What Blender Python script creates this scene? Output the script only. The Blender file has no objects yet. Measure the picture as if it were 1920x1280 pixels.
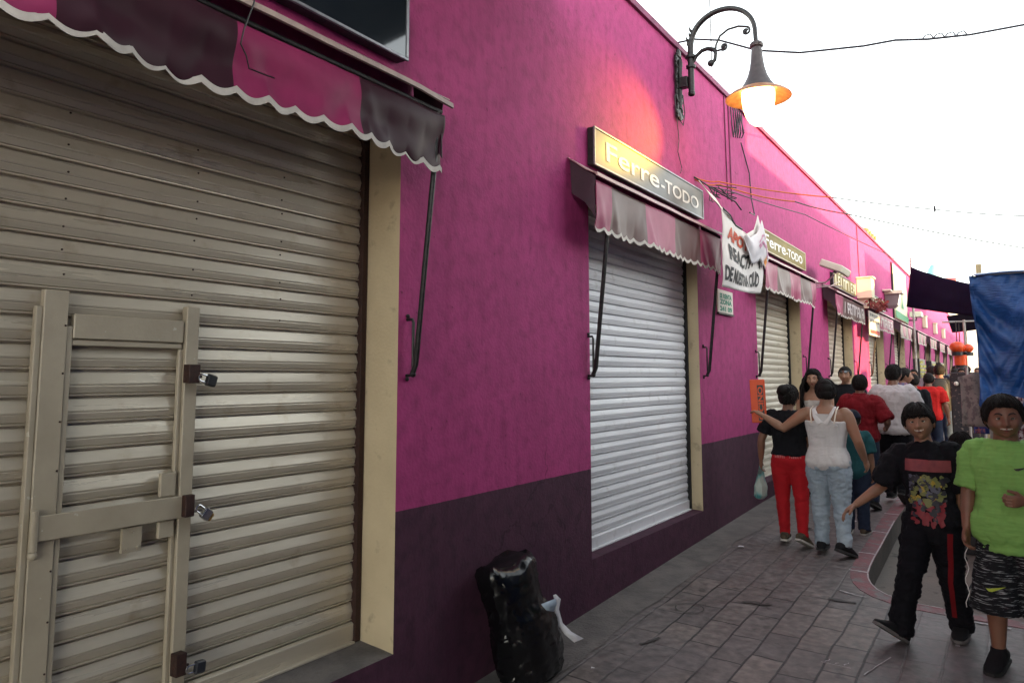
import bpy, bmesh, math, random
from mathutils import Vector, Matrix, noise
from mathutils.bvhtree import BVHTree
random.seed(7)
R = math.radians
SC = bpy.context.scene
COL = SC.collection
PI = math.pi

# ------------------------------------------------------------------ materials
MATS = {}
def mat(name, c1, c2=None, rough=.6, scale=8., detail=5., stretch=(1, 1, 1), bump=0., bscale=60., metal=0.,
        lo=.35, hi=.65, c3=None, s3=30., lo3=.62, hi3=.72, spec=.5, coat=0., trans=0., sheen=0., bstretch=None, rough2=None):
    if name in MATS: return MATS[name]
    m = bpy.data.materials.new(name); m.use_nodes = True
    nt = m.node_tree; N = nt.nodes; L = nt.links
    b = N['Principled BSDF']
    b.inputs['Roughness'].default_value = rough
    b.inputs['Metallic'].default_value = metal
    b.inputs['Specular IOR Level'].default_value = spec
    b.inputs['Coat Weight'].default_value = coat
    b.inputs['Transmission Weight'].default_value = trans
    b.inputs['Sheen Weight'].default_value = sheen
    c1 = (*c1, 1)
    b.inputs['Base Color'].default_value = c1
    tc = N.new('ShaderNodeTexCoord')
    if c2 or c3:
        mp = N.new('ShaderNodeMapping'); L.new(tc.outputs['Object'], mp.inputs['Vector'])
        mp.inputs['Scale'].default_value = stretch
        nz = N.new('ShaderNodeTexNoise'); nz.inputs['Scale'].default_value = scale; nz.inputs['Detail'].default_value = detail
        nz.inputs['Roughness'].default_value = .6
        L.new(mp.outputs[0], nz.inputs['Vector'])
        rp = N.new('ShaderNodeMapRange'); rp.inputs[1].default_value = lo; rp.inputs[2].default_value = hi
        L.new(nz.outputs[0], rp.inputs[0])
        mx = N.new('ShaderNodeMix'); mx.data_type = 'RGBA'
        mx.inputs[6].default_value = c1; mx.inputs[7].default_value = (*(c2 or c1[:3]), 1)
        L.new(rp.outputs[0], mx.inputs[0])
        out = mx.outputs[2]
        if rough2 is not None:
            rr = N.new('ShaderNodeMapRange'); rr.inputs[3].default_value = rough; rr.inputs[4].default_value = rough2
            L.new(rp.outputs[0], rr.inputs[0]); L.new(rr.outputs[0], b.inputs['Roughness'])
        if c3:
            n3 = N.new('ShaderNodeTexNoise'); n3.inputs['Scale'].default_value = s3; n3.inputs['Detail'].default_value = 6
            L.new(tc.outputs['Object'], n3.inputs['Vector'])
            r3 = N.new('ShaderNodeMapRange'); r3.inputs[1].default_value = lo3; r3.inputs[2].default_value = hi3
            L.new(n3.outputs[0], r3.inputs[0])
            m3 = N.new('ShaderNodeMix'); m3.data_type = 'RGBA'
            L.new(r3.outputs[0], m3.inputs[0]); L.new(out, m3.inputs[6]); m3.inputs[7].default_value = (*c3, 1)
            out = m3.outputs[2]
        L.new(out, b.inputs['Base Color'])
    if bump:
        nb = N.new('ShaderNodeTexNoise'); nb.inputs['Scale'].default_value = bscale; nb.inputs['Detail'].default_value = 6
        src = tc.outputs['Object']
        if bstretch:
            mb = N.new('ShaderNodeMapping'); mb.inputs['Scale'].default_value = bstretch
            L.new(src, mb.inputs['Vector']); src = mb.outputs[0]
        L.new(src, nb.inputs['Vector'])
        bp = N.new('ShaderNodeBump'); bp.inputs['Strength'].default_value = bump; bp.inputs['Distance'].default_value = .02
        L.new(nb.outputs[0], bp.inputs['Height']); L.new(bp.outputs[0], b.inputs['Normal'])
    MATS[name] = m
    return m

def emis(name, col, strength):
    if name in MATS: return MATS[name]
    m = bpy.data.materials.new(name); m.use_nodes = True
    b = m.node_tree.nodes['Principled BSDF']
    b.inputs['Base Color'].default_value = (*col, 1)
    b.inputs['Emission Color'].default_value = (*col, 1); b.inputs['Emission Strength'].default_value = strength
    MATS[name] = m; return m

# ------------------------------------------------------------------ objects
def wloc(o):
    v = Vector(o.location)
    while o.parent: o = o.parent; v += o.location
    return v
def tag(o, label=None, cat=None, group=None, kind=None):
    if label: o['label'] = label
    if cat: o['category'] = cat
    if group: o['group'] = group
    if kind: o['kind'] = kind
    return o
def thing(name, label, cat, loc=(0, 0, 0), group=None):
    o = bpy.data.objects.new(name, None); COL.objects.link(o); o.location = loc
    o.empty_display_size = .1
    return tag(o, label, cat, group)
def dup(o, dl=(0, 0, 0), label=None, parent=None):
    c = o.copy(); COL.objects.link(c)
    if parent: c.parent = parent
    else:
        c.location = Vector(o.location) + Vector(dl)
        if label: c['label'] = label
    for ch in list(o.children):
        if ch is not c: dup(ch, parent=c)
    return c

class MB:
    def __init__(s): s.bm = bmesh.new(); s.mi = 0
    def v(s, p): return s.bm.verts.new(p)
    def f(s, vs):
        try:
            f = s.bm.faces.new(vs); f.material_index = s.mi; return f
        except ValueError: return None
    def quad(s, a, b, c, d): return s.f([s.v(a), s.v(b), s.v(c), s.v(d)])
    def box(s, x0, x1, y0, y1, z0, z1, M=None):
        ps = [Vector((x, y, z)) for z in (z0, z1) for y in (y0, y1) for x in (x0, x1)]
        if M is not None: ps = [M @ p for p in ps]
        v = [s.v(p) for p in ps]
        for q in ((0, 2, 3, 1), (4, 5, 7, 6), (0, 1, 5, 4), (2, 6, 7, 3), (0, 4, 6, 2), (1, 3, 7, 5)):
            s.f([v[i] for i in q])
        return s
    def rings(s, rs, cap=True, closed=True):
        vr = [[s.v(p) for p in r] for r in rs]
        n = len(vr[0])
        for a, b in zip(vr, vr[1:]):
            for i in range(n if closed else n - 1):
                j = (i + 1) % n
                s.f([a[i], a[j], b[j], b[i]])
        if cap:
            s.f(list(reversed(vr[0]))); s.f(vr[-1])
        return s
    def tube(s, pts, rad, n=10, cap=True, flat=None):
        pts = [Vector(p) for p in pts]
        if not hasattr(rad, '__len__'): rad = [rad] * len(pts)
        rs = []; up = None
        for i, p in enumerate(pts):
            d = (pts[min(i + 1, len(pts) - 1)] - pts[max(i - 1, 0)])
            d = d.normalized() if d.length > 1e-9 else Vector((0, 0, 1))
            if up is None:
                up = Vector((0, 0, 1)) if abs(d.z) < .9 else Vector((0, 1, 0))
                if flat is not None: up = Vector(flat[0])
            a = d.cross(up)
            if a.length < 1e-5: a = d.orthogonal()
            a.normalize(); u2 = a.cross(d).normalized(); up = u2
            k = flat[1] if flat is not None else 1
            rs.append([p + a * math.cos(2 * PI * j / n) * rad[i] + u2 * math.sin(2 * PI * j / n) * rad[i] * k for j in range(n)])
        return s.rings(rs, cap)
    def lathe(s, prof, c, n=32, cap=False):
        c = Vector(c)
        return s.rings([[c + Vector((r * math.cos(2 * PI * j / n), r * math.sin(2 * PI * j / n), z)) for j in range(n)] for r, z in prof], cap)
    def ball(s, c, rx, ry=None, rz=None, n=16, M=None):
        ry = rx if ry is None else ry; rz = rx if rz is None else rz; c = Vector(c)
        rs = []
        for i in range(n // 2 + 1):
            t = PI * i / (n // 2); r = max(math.sin(t), 1e-3)
            ring = []
            for j in range(n):
                a = 2 * PI * j / n
                p = Vector((rx * r * math.cos(a), ry * r * math.sin(a), -rz * math.cos(t)))
                if M is not None: p = M @ p
                ring.append(c + p)
            rs.append(ring)
        return s.rings(rs, True)
    def grid(s, fn, nu, nv, mfn=None):
        vs = [[s.v(fn(i / nu, j / nv)) for j in range(nv + 1)] for i in range(nu + 1)]
        for i in range(nu):
            for j in range(nv):
                f = s.f([vs[i][j], vs[i + 1][j], vs[i + 1][j + 1], vs[i][j + 1]])
                if f and mfn: f.material_index = mfn((i + .5) / nu, (j + .5) / nv)
        return vs
    def build(s, name, mats, parent=None, smooth=True, bevel=0, sharp=35, solid=0, recalc=True, loc=None):
        if not isinstance(mats, (list, tuple)): mats = [mats]
        if recalc: bmesh.ops.recalc_face_normals(s.bm, faces=s.bm.faces)
        if bevel:
            es = [e for e in s.bm.edges if len(e.link_faces) == 2 and e.calc_face_angle(0) > .6]
            bmesh.ops.bevel(s.bm, geom=es, offset=bevel, segments=1, affect='EDGES', clamp_overlap=True)
        me = bpy.data.meshes.new(name)
        off = wloc(parent) if parent else Vector(loc or (0, 0, 0))
        if off.length: bmesh.ops.translate(s.bm, verts=s.bm.verts, vec=-off)
        s.bm.to_mesh(me); s.bm.free()
        for m in mats: me.materials.append(m)
        if smooth:
            me.polygons.foreach_set('use_smooth', [True] * len(me.polygons))
            me.set_sharp_from_angle(angle=R(sharp))
        o = bpy.data.objects.new(name, me); COL.objects.link(o)
        if parent: o.parent = parent
        elif loc: o.location = loc
        if solid:
            md = o.modifiers.new('s', 'SOLIDIFY'); md.thickness = solid; md.offset = 0
        return o

def struct(mb, name, m, **k):
    return tag(mb.build(name, m, **k), kind='structure')

_fonts = {}
def text_polys(txt, size=1., bold=0., shear=0., align='LEFT', spacing=1.):
    cu = bpy.data.curves.new('t', 'FONT'); cu.body = txt; cu.size = size; cu.shear = shear; cu.align_x = align
    cu.space_character = spacing; cu.offset = bold; cu.resolution_u = 3
    o = bpy.data.objects.new('t', cu); COL.objects.link(o)
    dg = bpy.context.evaluated_depsgraph_get(); dg.update()
    me = bpy.data.meshes.new_from_object(o.evaluated_get(dg))
    vs = [v.co.copy() for v in me.vertices]; fs = [list(p.vertices) for p in me.polygons]
    bpy.data.objects.remove(o); bpy.data.curves.remove(cu); bpy.data.meshes.remove(me)
    return vs, fs
def add_text(mb, txt, fn, size, fit=None, **k):
    """lettering: every vertex of the flat text goes through fn(u, v) -> point; fit stretches it to a width"""
    vs, fs = text_polys(txt, size, **k)
    if not vs: return
    x0 = min(v.x for v in vs); x1 = max(v.x for v in vs)
    sx = fit / (x1 - x0) if fit else 1
    bv = [mb.v(fn((v.x - x0) * sx, v.y)) for v in vs]
    for f in fs: mb.f([bv[i] for i in f])

def lerp(a, b, t): return a + (b - a) * t
def interp(x, xs, ys):
    if x <= xs[0]: return ys[0]
    for i in range(1, len(xs)):
        if x <= xs[i]: return lerp(ys[i - 1], ys[i], (x - xs[i - 1]) / (xs[i] - xs[i - 1]))
    return ys[-1]
def sstep(a, b, x):
    t = min(1, max(0, (x - a) / (b - a))); return t * t * (3 - 2 * t)
def G(x, y):
    """height of the sidewalk: it climbs gently along the street and falls towards the kerb"""
    return interp(y, [-6, 3.58, 4.54, 6.75, 9.43, 12, 22, 60, 90], [-.26, -.03, 0, .075, .155, .2, .29, .5, .6]) - .02 * (min(max(x, -2.6), 3) + 2.6)

# ------------------------------------------------------------------ camera
cam = bpy.data.cameras.new('camera'); co = bpy.data.objects.new('camera', cam); COL.objects.link(co)
co.location = (0, 0, 1.68)
co.rotation_euler = (R(90 + 5.913), 0, R(33.596))
cam.sensor_width = 36; cam.lens = 36 * 1400 / 1920; cam.shift_y = -80 / 1920
cam.clip_start = .05; cam.clip_end = 2000
SC.camera = co

# ------------------------------------------------------------------ palette
def stucco(name, c1, c2, c3):
    m = mat(name, c1, c2, rough=.75, scale=3.4, detail=12, stretch=(1, 1, .9), bump=.24, bscale=48, c3=c3, s3=12, lo3=.45, hi3=.7, spec=.22)
    nt = m.node_tree; N = nt.nodes; L = nt.links; b = N['Principled BSDF']
    src = b.inputs['Base Color'].links[0].from_socket
    tc = N.new('ShaderNodeTexCoord')
    mp = N.new('ShaderNodeMapping'); mp.inputs['Scale'].default_value = (7, 7, 1.3); L.new(tc.outputs['Object'], mp.inputs['Vector'])
    st = N.new('ShaderNodeTexNoise'); st.inputs['Scale'].default_value = 1.6; st.inputs['Detail'].default_value = 6; L.new(mp.outputs[0], st.inputs['Vector'])
    r = N.new('ShaderNodeMapRange'); r.inputs[1].default_value = .52; r.inputs[2].default_value = .82; r.inputs[4].default_value = .6; L.new(st.outputs[0], r.inputs[0])
    mx = N.new('ShaderNodeMix'); mx.data_type = 'RGBA'; mx.blend_type = 'MULTIPLY'
    L.new(r.outputs[0], mx.inputs[0]); L.new(src, mx.inputs[6]); mx.inputs[7].default_value = (.62, .55, .62, 1)
    # tiny chips and pits
    vo = N.new('ShaderNodeTexNoise'); vo.inputs['Scale'].default_value = 24; vo.inputs['Detail'].default_value = 3; L.new(tc.outputs['Object'], vo.inputs['Vector'])
    r2 = N.new('ShaderNodeMapRange'); r2.inputs[1].default_value = .715; r2.inputs[2].default_value = .735; r2.inputs[4].default_value = .75; L.new(vo.outputs[0], r2.inputs[0])
    m2 = N.new('ShaderNodeMix'); m2.data_type = 'RGBA'; L.new(r2.outputs[0], m2.inputs[0]); L.new(mx.outputs[2], m2.inputs[6])
    m2.inputs[7].default_value = (c1[0] * .35, c1[1] * .35, c1[2] * .35, 1)
    # hairline cracks, only here and there
    wq = N.new('ShaderNodeTexNoise'); wq.inputs['Scale'].default_value = 3; wq.inputs['Detail'].default_value = 6; L.new(tc.outputs['Object'], wq.inputs['Vector'])
    wa = N.new('ShaderNodeVectorMath'); wa.operation = 'MULTIPLY_ADD'; wa.inputs[1].default_value = (.5, .5, .5); L.new(wq.outputs['Color'], wa.inputs[0]); L.new(tc.outputs['Object'], wa.inputs[2])
    vc = N.new('ShaderNodeTexVoronoi'); vc.feature = 'DISTANCE_TO_EDGE'; vc.inputs['Scale'].default_value = .9; L.new(wa.outputs[0], vc.inputs['Vector'])
    rc = N.new('ShaderNodeMapRange'); rc.inputs[1].default_value = .003; rc.inputs[2].default_value = .006; rc.inputs[3].default_value = 1; rc.inputs[4].default_value = 0; L.new(vc.outputs['Distance'], rc.inputs[0])
    pm = N.new('ShaderNodeTexNoise'); pm.inputs['Scale'].default_value = .8; L.new(tc.outputs['Object'], pm.inputs['Vector'])
    rm = N.new('ShaderNodeMapRange'); rm.inputs[1].default_value = .56; rm.inputs[2].default_value = .62; rm.inputs[4].default_value = .55; L.new(pm.outputs[0], rm.inputs[0])
    mm = N.new('ShaderNodeMath'); mm.operation = 'MULTIPLY'; L.new(rc.outputs[0], mm.inputs[0]); L.new(rm.outputs[0], mm.inputs[1])
    m9 = N.new('ShaderNodeMix'); m9.data_type = 'RGBA'; L.new(mm.outputs[0], m9.inputs[0]); L.new(m2.outputs[2], m9.inputs[6]); m9.inputs[7].default_value = (c1[0] * .3, c1[1] * .3, c1[2] * .3, 1)
    L.new(m9.outputs[2], b.inputs['Base Color'])
    # two grain sizes of relief: trowel marks and sand
    nb = N.new('ShaderNodeTexNoise'); nb.inputs['Scale'].default_value = 7; nb.inputs['Detail'].default_value = 8; nb.inputs['Roughness'].default_value = .7
    L.new(tc.outputs['Object'], nb.inputs['Vector'])
    b2 = N.new('ShaderNodeBump'); b2.inputs['Strength'].default_value = .22; b2.inputs['Distance'].default_value = .02; L.new(nb.outputs[0], b2.inputs['Height'])
    b1 = [n for n in N if n.type == 'BUMP' and n != b2][0]; L.new(b2.outputs[0], b1.inputs['Normal'])
    return m
M_PINK = stucco('magenta_stucco', (.41, .048, .185), (.35, .041, .158), (.29, .036, .132))
M_DADO = stucco('purple_stucco', (.078, .028, .052), (.064, .023, .044), (.050, .02, .036))
M_CAP = mat('maroon_cap', (.12, .02, .06), (.2, .03, .1), rough=.7, bump=.2)
M_CREAM = mat('cream_plaster', (.56, .455, .30), (.48, .385, .25), rough=.7, scale=3, bump=.15, c3=(.28, .22, .15), s3=9, lo3=.6, hi3=.74)
M_CONC = mat('old_concrete', (.17, .15, .14), (.11, .10, .095), rough=.85, scale=6, bump=.5, bscale=50, c3=(.085, .078, .074), s3=5, lo3=.5, hi3=.75)
M_BLACKIRON = mat('black_iron', (.012, .012, .014), (.03, .028, .028), rough=.42, scale=40, bump=.12, bscale=90, metal=.4)
M_GREYMETAL = mat('grey_metal', (.28, .28, .3), (.2, .2, .22), rough=.4, metal=.7, scale=20)
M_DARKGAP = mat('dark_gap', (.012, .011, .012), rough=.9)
M_ROOFDECK = mat('roof_deck', (.3, .26, .24), (.2, .18, .17), rough=.9)
def slat_mat(name, a, b_, c, metal, rough):
    return mat(name, a, b_, rough=rough, scale=2.2, detail=7, stretch=(4, .35, 5), bump=.06, bscale=25, bstretch=(6, .4, 6),
               metal=metal, c3=c, s3=9, lo3=.6, hi3=.85, rough2=rough + .18)
M_SLAT0 = slat_mat('beige_slats', (.53, .47, .375), (.46, .405, .32), (.33, .25, .16), .25, .23)
M_SLAT1 = slat_mat('galvanised_slats', (.74, .74, .76), (.64, .64, .66), (.46, .44, .43), .08, .42)
M_SLAT2 = slat_mat('ivory_slats', (.58, .54, .45), (.47, .43, .35), (.3, .26, .2), .15, .36)
M_WICKET = mat('beige_frame_paint', (.41, .355, .27), (.35, .30, .225), rough=.42, scale=5, bump=.05, bscale=60, c3=(.5, .47, .4), s3=35, lo3=.7, hi3=.74)
M_RUST = mat('rusty_hasp', (.03, .014, .012), (.05, .02, .015), rough=.6, scale=50, bump=.2, metal=.3)
M_CHROME = mat('padlock_steel', (.62, .62, .64), rough=.22, metal=1)
M_BRASS = mat('padlock_brass', (.55, .33, .09), rough=.32, metal=.9)
M_LOCKBLK = mat('padlock_black', (.012, .012, .015), rough=.45)
M_VINYL_M = mat('magenta_vinyl', (.27, .03, .10), (.21, .022, .078), rough=.5, scale=4, bump=.05, bscale=9, spec=.15)
M_VINYL_B = mat('brown_vinyl', (.044, .015, .024), (.034, .011, .018), rough=.45, scale=4, bump=.05, bscale=9, spec=.12)
M_VINYL_M2 = mat('faded_magenta_vinyl', (.36, .075, .15), (.29, .058, .12), rough=.45, scale=5, bump=.06, bscale=9, spec=.25)
M_VINYL_B2 = mat('faded_brown_vinyl', (.125, .062, .06), (.095, .047, .046), rough=.42, scale=5, bump=.06, bscale=9, spec=.28)
M_TRIM = mat('white_scallop_trim', (.55, .51, .46), (.42, .38, .34), rough=.6, scale=12)
M_HOOD = mat('awning_hood_sheet', (.50, .32, .32), (.40, .25, .25), rough=.45, scale=3, stretch=(1, 1, 4), bump=.1, bscale=8)
M_LIP = mat('awning_hood_lip', (.42, .33, .28), (.3, .22, .2), rough=.5, scale=10)
# ------------------------------------------------------------------ ground, kerb, road
def paver_mat():
    m = bpy.data.materials.new('stone_pavers'); m.use_nodes = True
    nt = m.node_tree; N = nt.nodes; L = nt.links; b = N['Principled BSDF']
    tc = N.new('ShaderNodeTexCoord'); sp = N.new('ShaderNodeSeparateXYZ'); L.new(tc.outputs['Object'], sp.inputs[0])
    cb = N.new('ShaderNodeCombineXYZ'); L.new(sp.outputs[1], cb.inputs[0]); L.new(sp.outputs[0], cb.inputs[1])
    wn = N.new('ShaderNodeTexNoise'); wn.inputs['Scale'].default_value = 2.2; wn.inputs['Detail'].default_value = 4
    L.new(tc.outputs['Object'], wn.inputs['Vector'])
    wv = N.new('ShaderNodeVectorMath'); wv.operation = 'MULTIPLY_ADD'; wv.inputs[1].default_value = (.10, .045, 0)
    L.new(wn.outputs['Color'], wv.inputs[0]); L.new(cb.outputs[0], wv.inputs[2])
    br = N.new('ShaderNodeTexBrick'); L.new(wv.outputs[0], br.inputs['Vector'])
    br.inputs['Scale'].default_value = 1; br.inputs['Brick Width'].default_value = .44; br.inputs['Row Height'].default_value = .2
    br.inputs['Mortar Size'].default_value = .008; br.inputs['Mortar Smooth'].default_value = .4; br.inputs['Bias'].default_value = -.1
    br.offset = .41; br.offset_frequency = 2
    br.inputs['Color1'].default_value = (.155, .134, .128, 1); br.inputs['Color2'].default_value = (.235, .195, .172, 1)
    br.inputs['Mortar'].default_value = (.03, .026, .026, 1)
    st = N.new('ShaderNodeTexNoise'); st.inputs['Scale'].default_value = 1.1; st.inputs['Detail'].default_value = 8; st.inputs['Roughness'].default_value = .65
    L.new(tc.outputs['Object'], st.inputs['Vector'])
    r = N.new('ShaderNodeMapRange'); r.inputs[1].default_value = .42; r.inputs[2].default_value = .68; L.new(st.outputs[0], r.inputs[0])
    mx = N.new('ShaderNodeMix'); mx.data_type = 'RGBA'; mx.blend_type = 'MULTIPLY'; L.new(r.outputs[0], mx.inputs[0])
    L.new(br.outputs['Color'], mx.inputs[6]); mx.inputs[7].default_value = (.66, .62, .62, 1)
    fn = N.new('ShaderNodeTexNoise'); fn.inputs['Scale'].default_value = 16; fn.inputs['Detail'].default_value = 8; L.new(tc.outputs['Object'], fn.inputs['Vector'])
    r2 = N.new('ShaderNodeMapRange'); r2.inputs[1].default_value = .35; r2.inputs[2].default_value = .7; r2.inputs[3].default_value = .55; r2.inputs[4].default_value = 1.25; L.new(fn.outputs[0], r2.inputs[0])
    m2 = N.new('ShaderNodeMix'); m2.data_type = 'RGBA'; m2.blend_type = 'MULTIPLY'; m2.inputs[0].default_value = 1
    cc = N.new('ShaderNodeCombineColor'); [L.new(r2.outputs[0], cc.inputs[i]) for i in range(3)]
    L.new(mx.outputs[2], m2.inputs[6]); L.new(cc.outputs[0], m2.inputs[7])
    # dark blots of spilt oil and gum
    vo = N.new('ShaderNodeTexNoise'); vo.inputs['Scale'].default_value = 5; vo.inputs['Detail'].default_value = 5; L.new(tc.outputs['Object'], vo.inputs['Vector'])
    r3 = N.new('ShaderNodeMapRange'); r3.inputs[1].default_value = .655; r3.inputs[2].default_value = .71; r3.inputs[4].default_value = .7; L.new(vo.outputs[0], r3.inputs[0])
    m3 = N.new('ShaderNodeMix'); m3.data_type = 'RGBA'; L.new(r3.outputs[0], m3.inputs[0]); L.new(m2.outputs[2], m3.inputs[6]); m3.inputs[7].default_value = (.03, .027, .026, 1)
    # patches of smooth cement that hide the joints
    pn = N.new('ShaderNodeTexNoise'); pn.inputs['Scale'].default_value = .55; pn.inputs['Detail'].default_value = 4; L.new(tc.outputs['Object'], pn.inputs['Vector'])
    r4 = N.new('ShaderNodeMapRange'); r4.inputs[1].default_value = .56; r4.inputs[2].default_value = .6; r4.inputs[4].default_value = .8; L.new(pn.outputs[0], r4.inputs[0])
    ry = N.new('ShaderNodeMapRange'); ry.inputs[1].default_value = 5.95; ry.inputs[2].default_value = 6.5; ry.inputs[4].default_value = .72; L.new(sp.outputs[1], ry.inputs[0])
    rx_ = N.new('ShaderNodeMapRange'); rx_.inputs[1].default_value = -.84; rx_.inputs[2].default_value = -.70; rx_.inputs[4].default_value = .85; L.new(sp.outputs[0], rx_.inputs[0])
    ma = N.new('ShaderNodeMath'); ma.operation = 'MAXIMUM'; L.new(ry.outputs[0], ma.inputs[0]); L.new(rx_.outputs[0], ma.inputs[1])
    mb_ = N.new('ShaderNodeMath'); mb_.operation = 'MAXIMUM'; L.new(ma.outputs[0], mb_.inputs[0]); L.new(r4.outputs[0], mb_.inputs[1])
    m4 = N.new('ShaderNodeMix'); m4.data_type = 'RGBA'; L.new(mb_.outputs[0], m4.inputs[0]); L.new(m3.outputs[2], m4.inputs[6])
    m5 = N.new('ShaderNodeMix'); m5.data_type = 'RGBA'; m5.blend_type = 'MULTIPLY'; m5.inputs[0].default_value = 1; m5.inputs[6].default_value = (.155, .135, .132, 1); L.new(cc.outputs[0], m5.inputs[7])
    L.new(m5.outputs[2], m4.inputs[7])
    L.new(m4.outputs[2], b.inputs['Base Color'])
    rr = N.new('ShaderNodeMapRange'); rr.inputs[3].default_value = .38; rr.inputs[4].default_value = .7; L.new(fn.outputs[0], rr.inputs[0]); L.new(rr.outputs[0], b.inputs['Roughness'])
    ad = N.new('ShaderNodeMath'); ad.operation = 'MULTIPLY_ADD'; ad.inputs[1].default_value = -.8; L.new(br.outputs['Fac'], ad.inputs[0]); L.new(fn.outputs[0], ad.inputs[2])
    bp = N.new('ShaderNodeBump'); bp.inputs['Strength'].default_value = .55; bp.inputs['Distance'].default_value = .012; L.new(ad.outputs[0], bp.inputs['Height']); L.new(bp.outputs[0], b.inputs['Normal'])
    return m
M_PAVE = paver_mat()
M_ROAD = mat('worn_road_concrete', (.20, .17, .145), (.145, .125, .11), rough=.8, scale=1.3, detail=8, bump=.4, bscale=45, c3=(.06, .055, .05), s3=7, lo3=.6, hi3=.72)
M_KERB = mat('red_kerb_paint', (.23, .075, .085), (.15, .07, .075), rough=.62, scale=7, detail=7, bump=.3, bscale=40, c3=(.16, .14, .14), s3=11, lo3=.52, hi3=.64)
M_KERBFACE = mat('kerb_face_concrete', (.075, .06, .055), (.045, .04, .036), rough=.85, scale=6, bump=.4, bscale=40)
M_CHALK = mat('white_joint_paint', (.6, .56, .56), (.3, .27, .27), rough=.8, scale=30, lo=.3, hi=.7)
KPATH = [(-1.13, 62.), (-1.13, 30.), (-1.13, 16.), (-1.13, 12.)] + [(-1.13, 12 - i * .4) for i in range(1, 8)] + \
        [(-1.115, 8.4), (-1.105, 7.9), (-1.10, 7.5), (-1.09, 7.2), (-1.075, 6.97), (-1.05, 6.82), (-1.01, 6.68), (-.95, 6.55), (-.87, 6.455), (-.77, 6.39), (-.65, 6.355), (-.5, 6.345), (-.3, 6.345), (.2, 6.345), (4.5, 6.345)]
def offset_path(P, d):
    out = []
    for i, p in enumerate(P):
        a = P[max(0, i - 1)]; b = P[min(len(P) - 1, i + 1)]
        t = Vector((b[0] - a[0], b[1] - a[1])).normalized()
        n = Vector((t.y, -t.x))          # path runs toward the camera then right: sidewalk on its right-hand side
        out.append((p[0] + n.x * d, p[1] + n.y * d))
    return out
KIN = offset_path(KPATH, .14)
RD = .20
# sidewalk
s = MB()
prev = None
rows = []
for (x, y) in KIN:
    if y < 6.19 or x > -.62: break
    rows.append((x, y))
ymin = rows[-1][1]; xk = rows[-1][0]
def swrow(x1, y, n=14): return [(lerp(-2.75, x1, i / n), y, G(lerp(-2.75, x1, i / n), y)) for i in range(n + 1)]
RW = [swrow(x, y) for x, y in rows]
vr = [[s.v(p) for p in r] for r in RW]
for a, b in zip(vr, vr[1:]):
    for i in range(len(a) - 1): s.f([a[i], b[i], b[i + 1], a[i + 1]])
y0 = ymin
def flat(i, j): pass
ys = [y0 - k * (y0 + 6) / 24 for k in range(25)]
xs = [lerp(-2.75, xk, i / 14) for i in range(15)] + [lerp(xk, 4.5, i / 12) for i in range(1, 13)]
# strip that follows the inner kerb line for x > xk
tail = [p for p in KIN if p[0] >= xk]
first = vr[-1]
prevrow = [v for v in first]
tv = []
for xx in xs[15:]:
    yy = interp(xx, [p[0] for p in tail], [p[1] for p in tail])
    tv.append(s.v((xx, yy, G(xx, yy))))
prevrow = prevrow + tv
for y in ys[1:]:
    row = [s.v((x, y, G(x, y))) for x in xs]
    for i in range(len(row) - 1): s.f([prevrow[i], row[i], row[i + 1], prevrow[i + 1]])
    prevrow = row
struct(s, 'sidewalk', M_PAVE, smooth=True)
# concrete strip along the wall
s = MB()
yy = [-5 + .16 * i for i in range(420)]
def sx(y): return -2.27 + .07 * noise.noise((y * 1.3, 3, 1)) + .03 * noise.noise((y * 5, 1, 1))
a = [s.v((-2.70, y, G(-2.7, y) + .006)) for y in yy]; b = [s.v((sx(y), y, G(sx(y), y) + .005)) for y in yy]
for i in range(len(yy) - 1): s.f([a[i], a[i + 1], b[i + 1], b[i]])
struct(s, 'wall_footing_strip', M_CONC)
# kerb stones
s = MB()
top_o = [(x, y, G(x, y) + .004) for x, y in KPATH]; top_i = [(x, y, G(x, y) + .004) for x, y in KIN]
bot = [(x, y, G(x, y) - RD - .02) for x, y in KPATH]
bi = [(x, y, G(x, y) - .03) for x, y in KIN]
A, B_, C_, D_ = [[s.v(p) for p in q] for q in (top_o, top_i, bot, bi)]
for i in range(len(A) - 1):
    s.mi = 0; s.f([A[i], A[i + 1], B_[i + 1], B_[i]]); s.f([B_[i], B_[i + 1], D_[i + 1], D_[i]])
    s.mi = 1; s.f([C_[i], C_[i + 1], A[i + 1], A[i]])
struct(s, 'kerb', [M_KERB, M_KERBFACE], smooth=True, sharp=50)
# white paint on the kerb joints and along its edge
s = MB()
for yj in (6.98, 7.62, 8.55, 9.55, 10.6, 11.7, 13, 14.4):
    ang = 0 if yj > 7.2 else .0
    xo = interp(-yj, [-p[1] for p in KPATH[:20]], [p[0] for p in KPATH[:20]]); w = .012
    pts = [(xo - .15, yj - w), (xo - .004, yj - w), (xo - .004, yj + w), (xo - .15, yj + w)]
    s.quad(*[(px, py, G(px, py) + .008) for px, py in pts])
for i in range(10, len(KPATH) - 4):
    a, b = KPATH[i], KPATH[i + 1]; ai, bi2 = offset_path(KPATH, .013)[i], offset_path(KPATH, .013)[i + 1]
    ao, bo = offset_path(KPATH, .003)[i], offset_path(KPATH, .003)[i + 1]
    s.quad(*[(p[0], p[1], G(*p) + .008) for p in (ao, bo, bi2, ai)])
struct(s, 'kerb_paint', M_CHALK)
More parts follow.
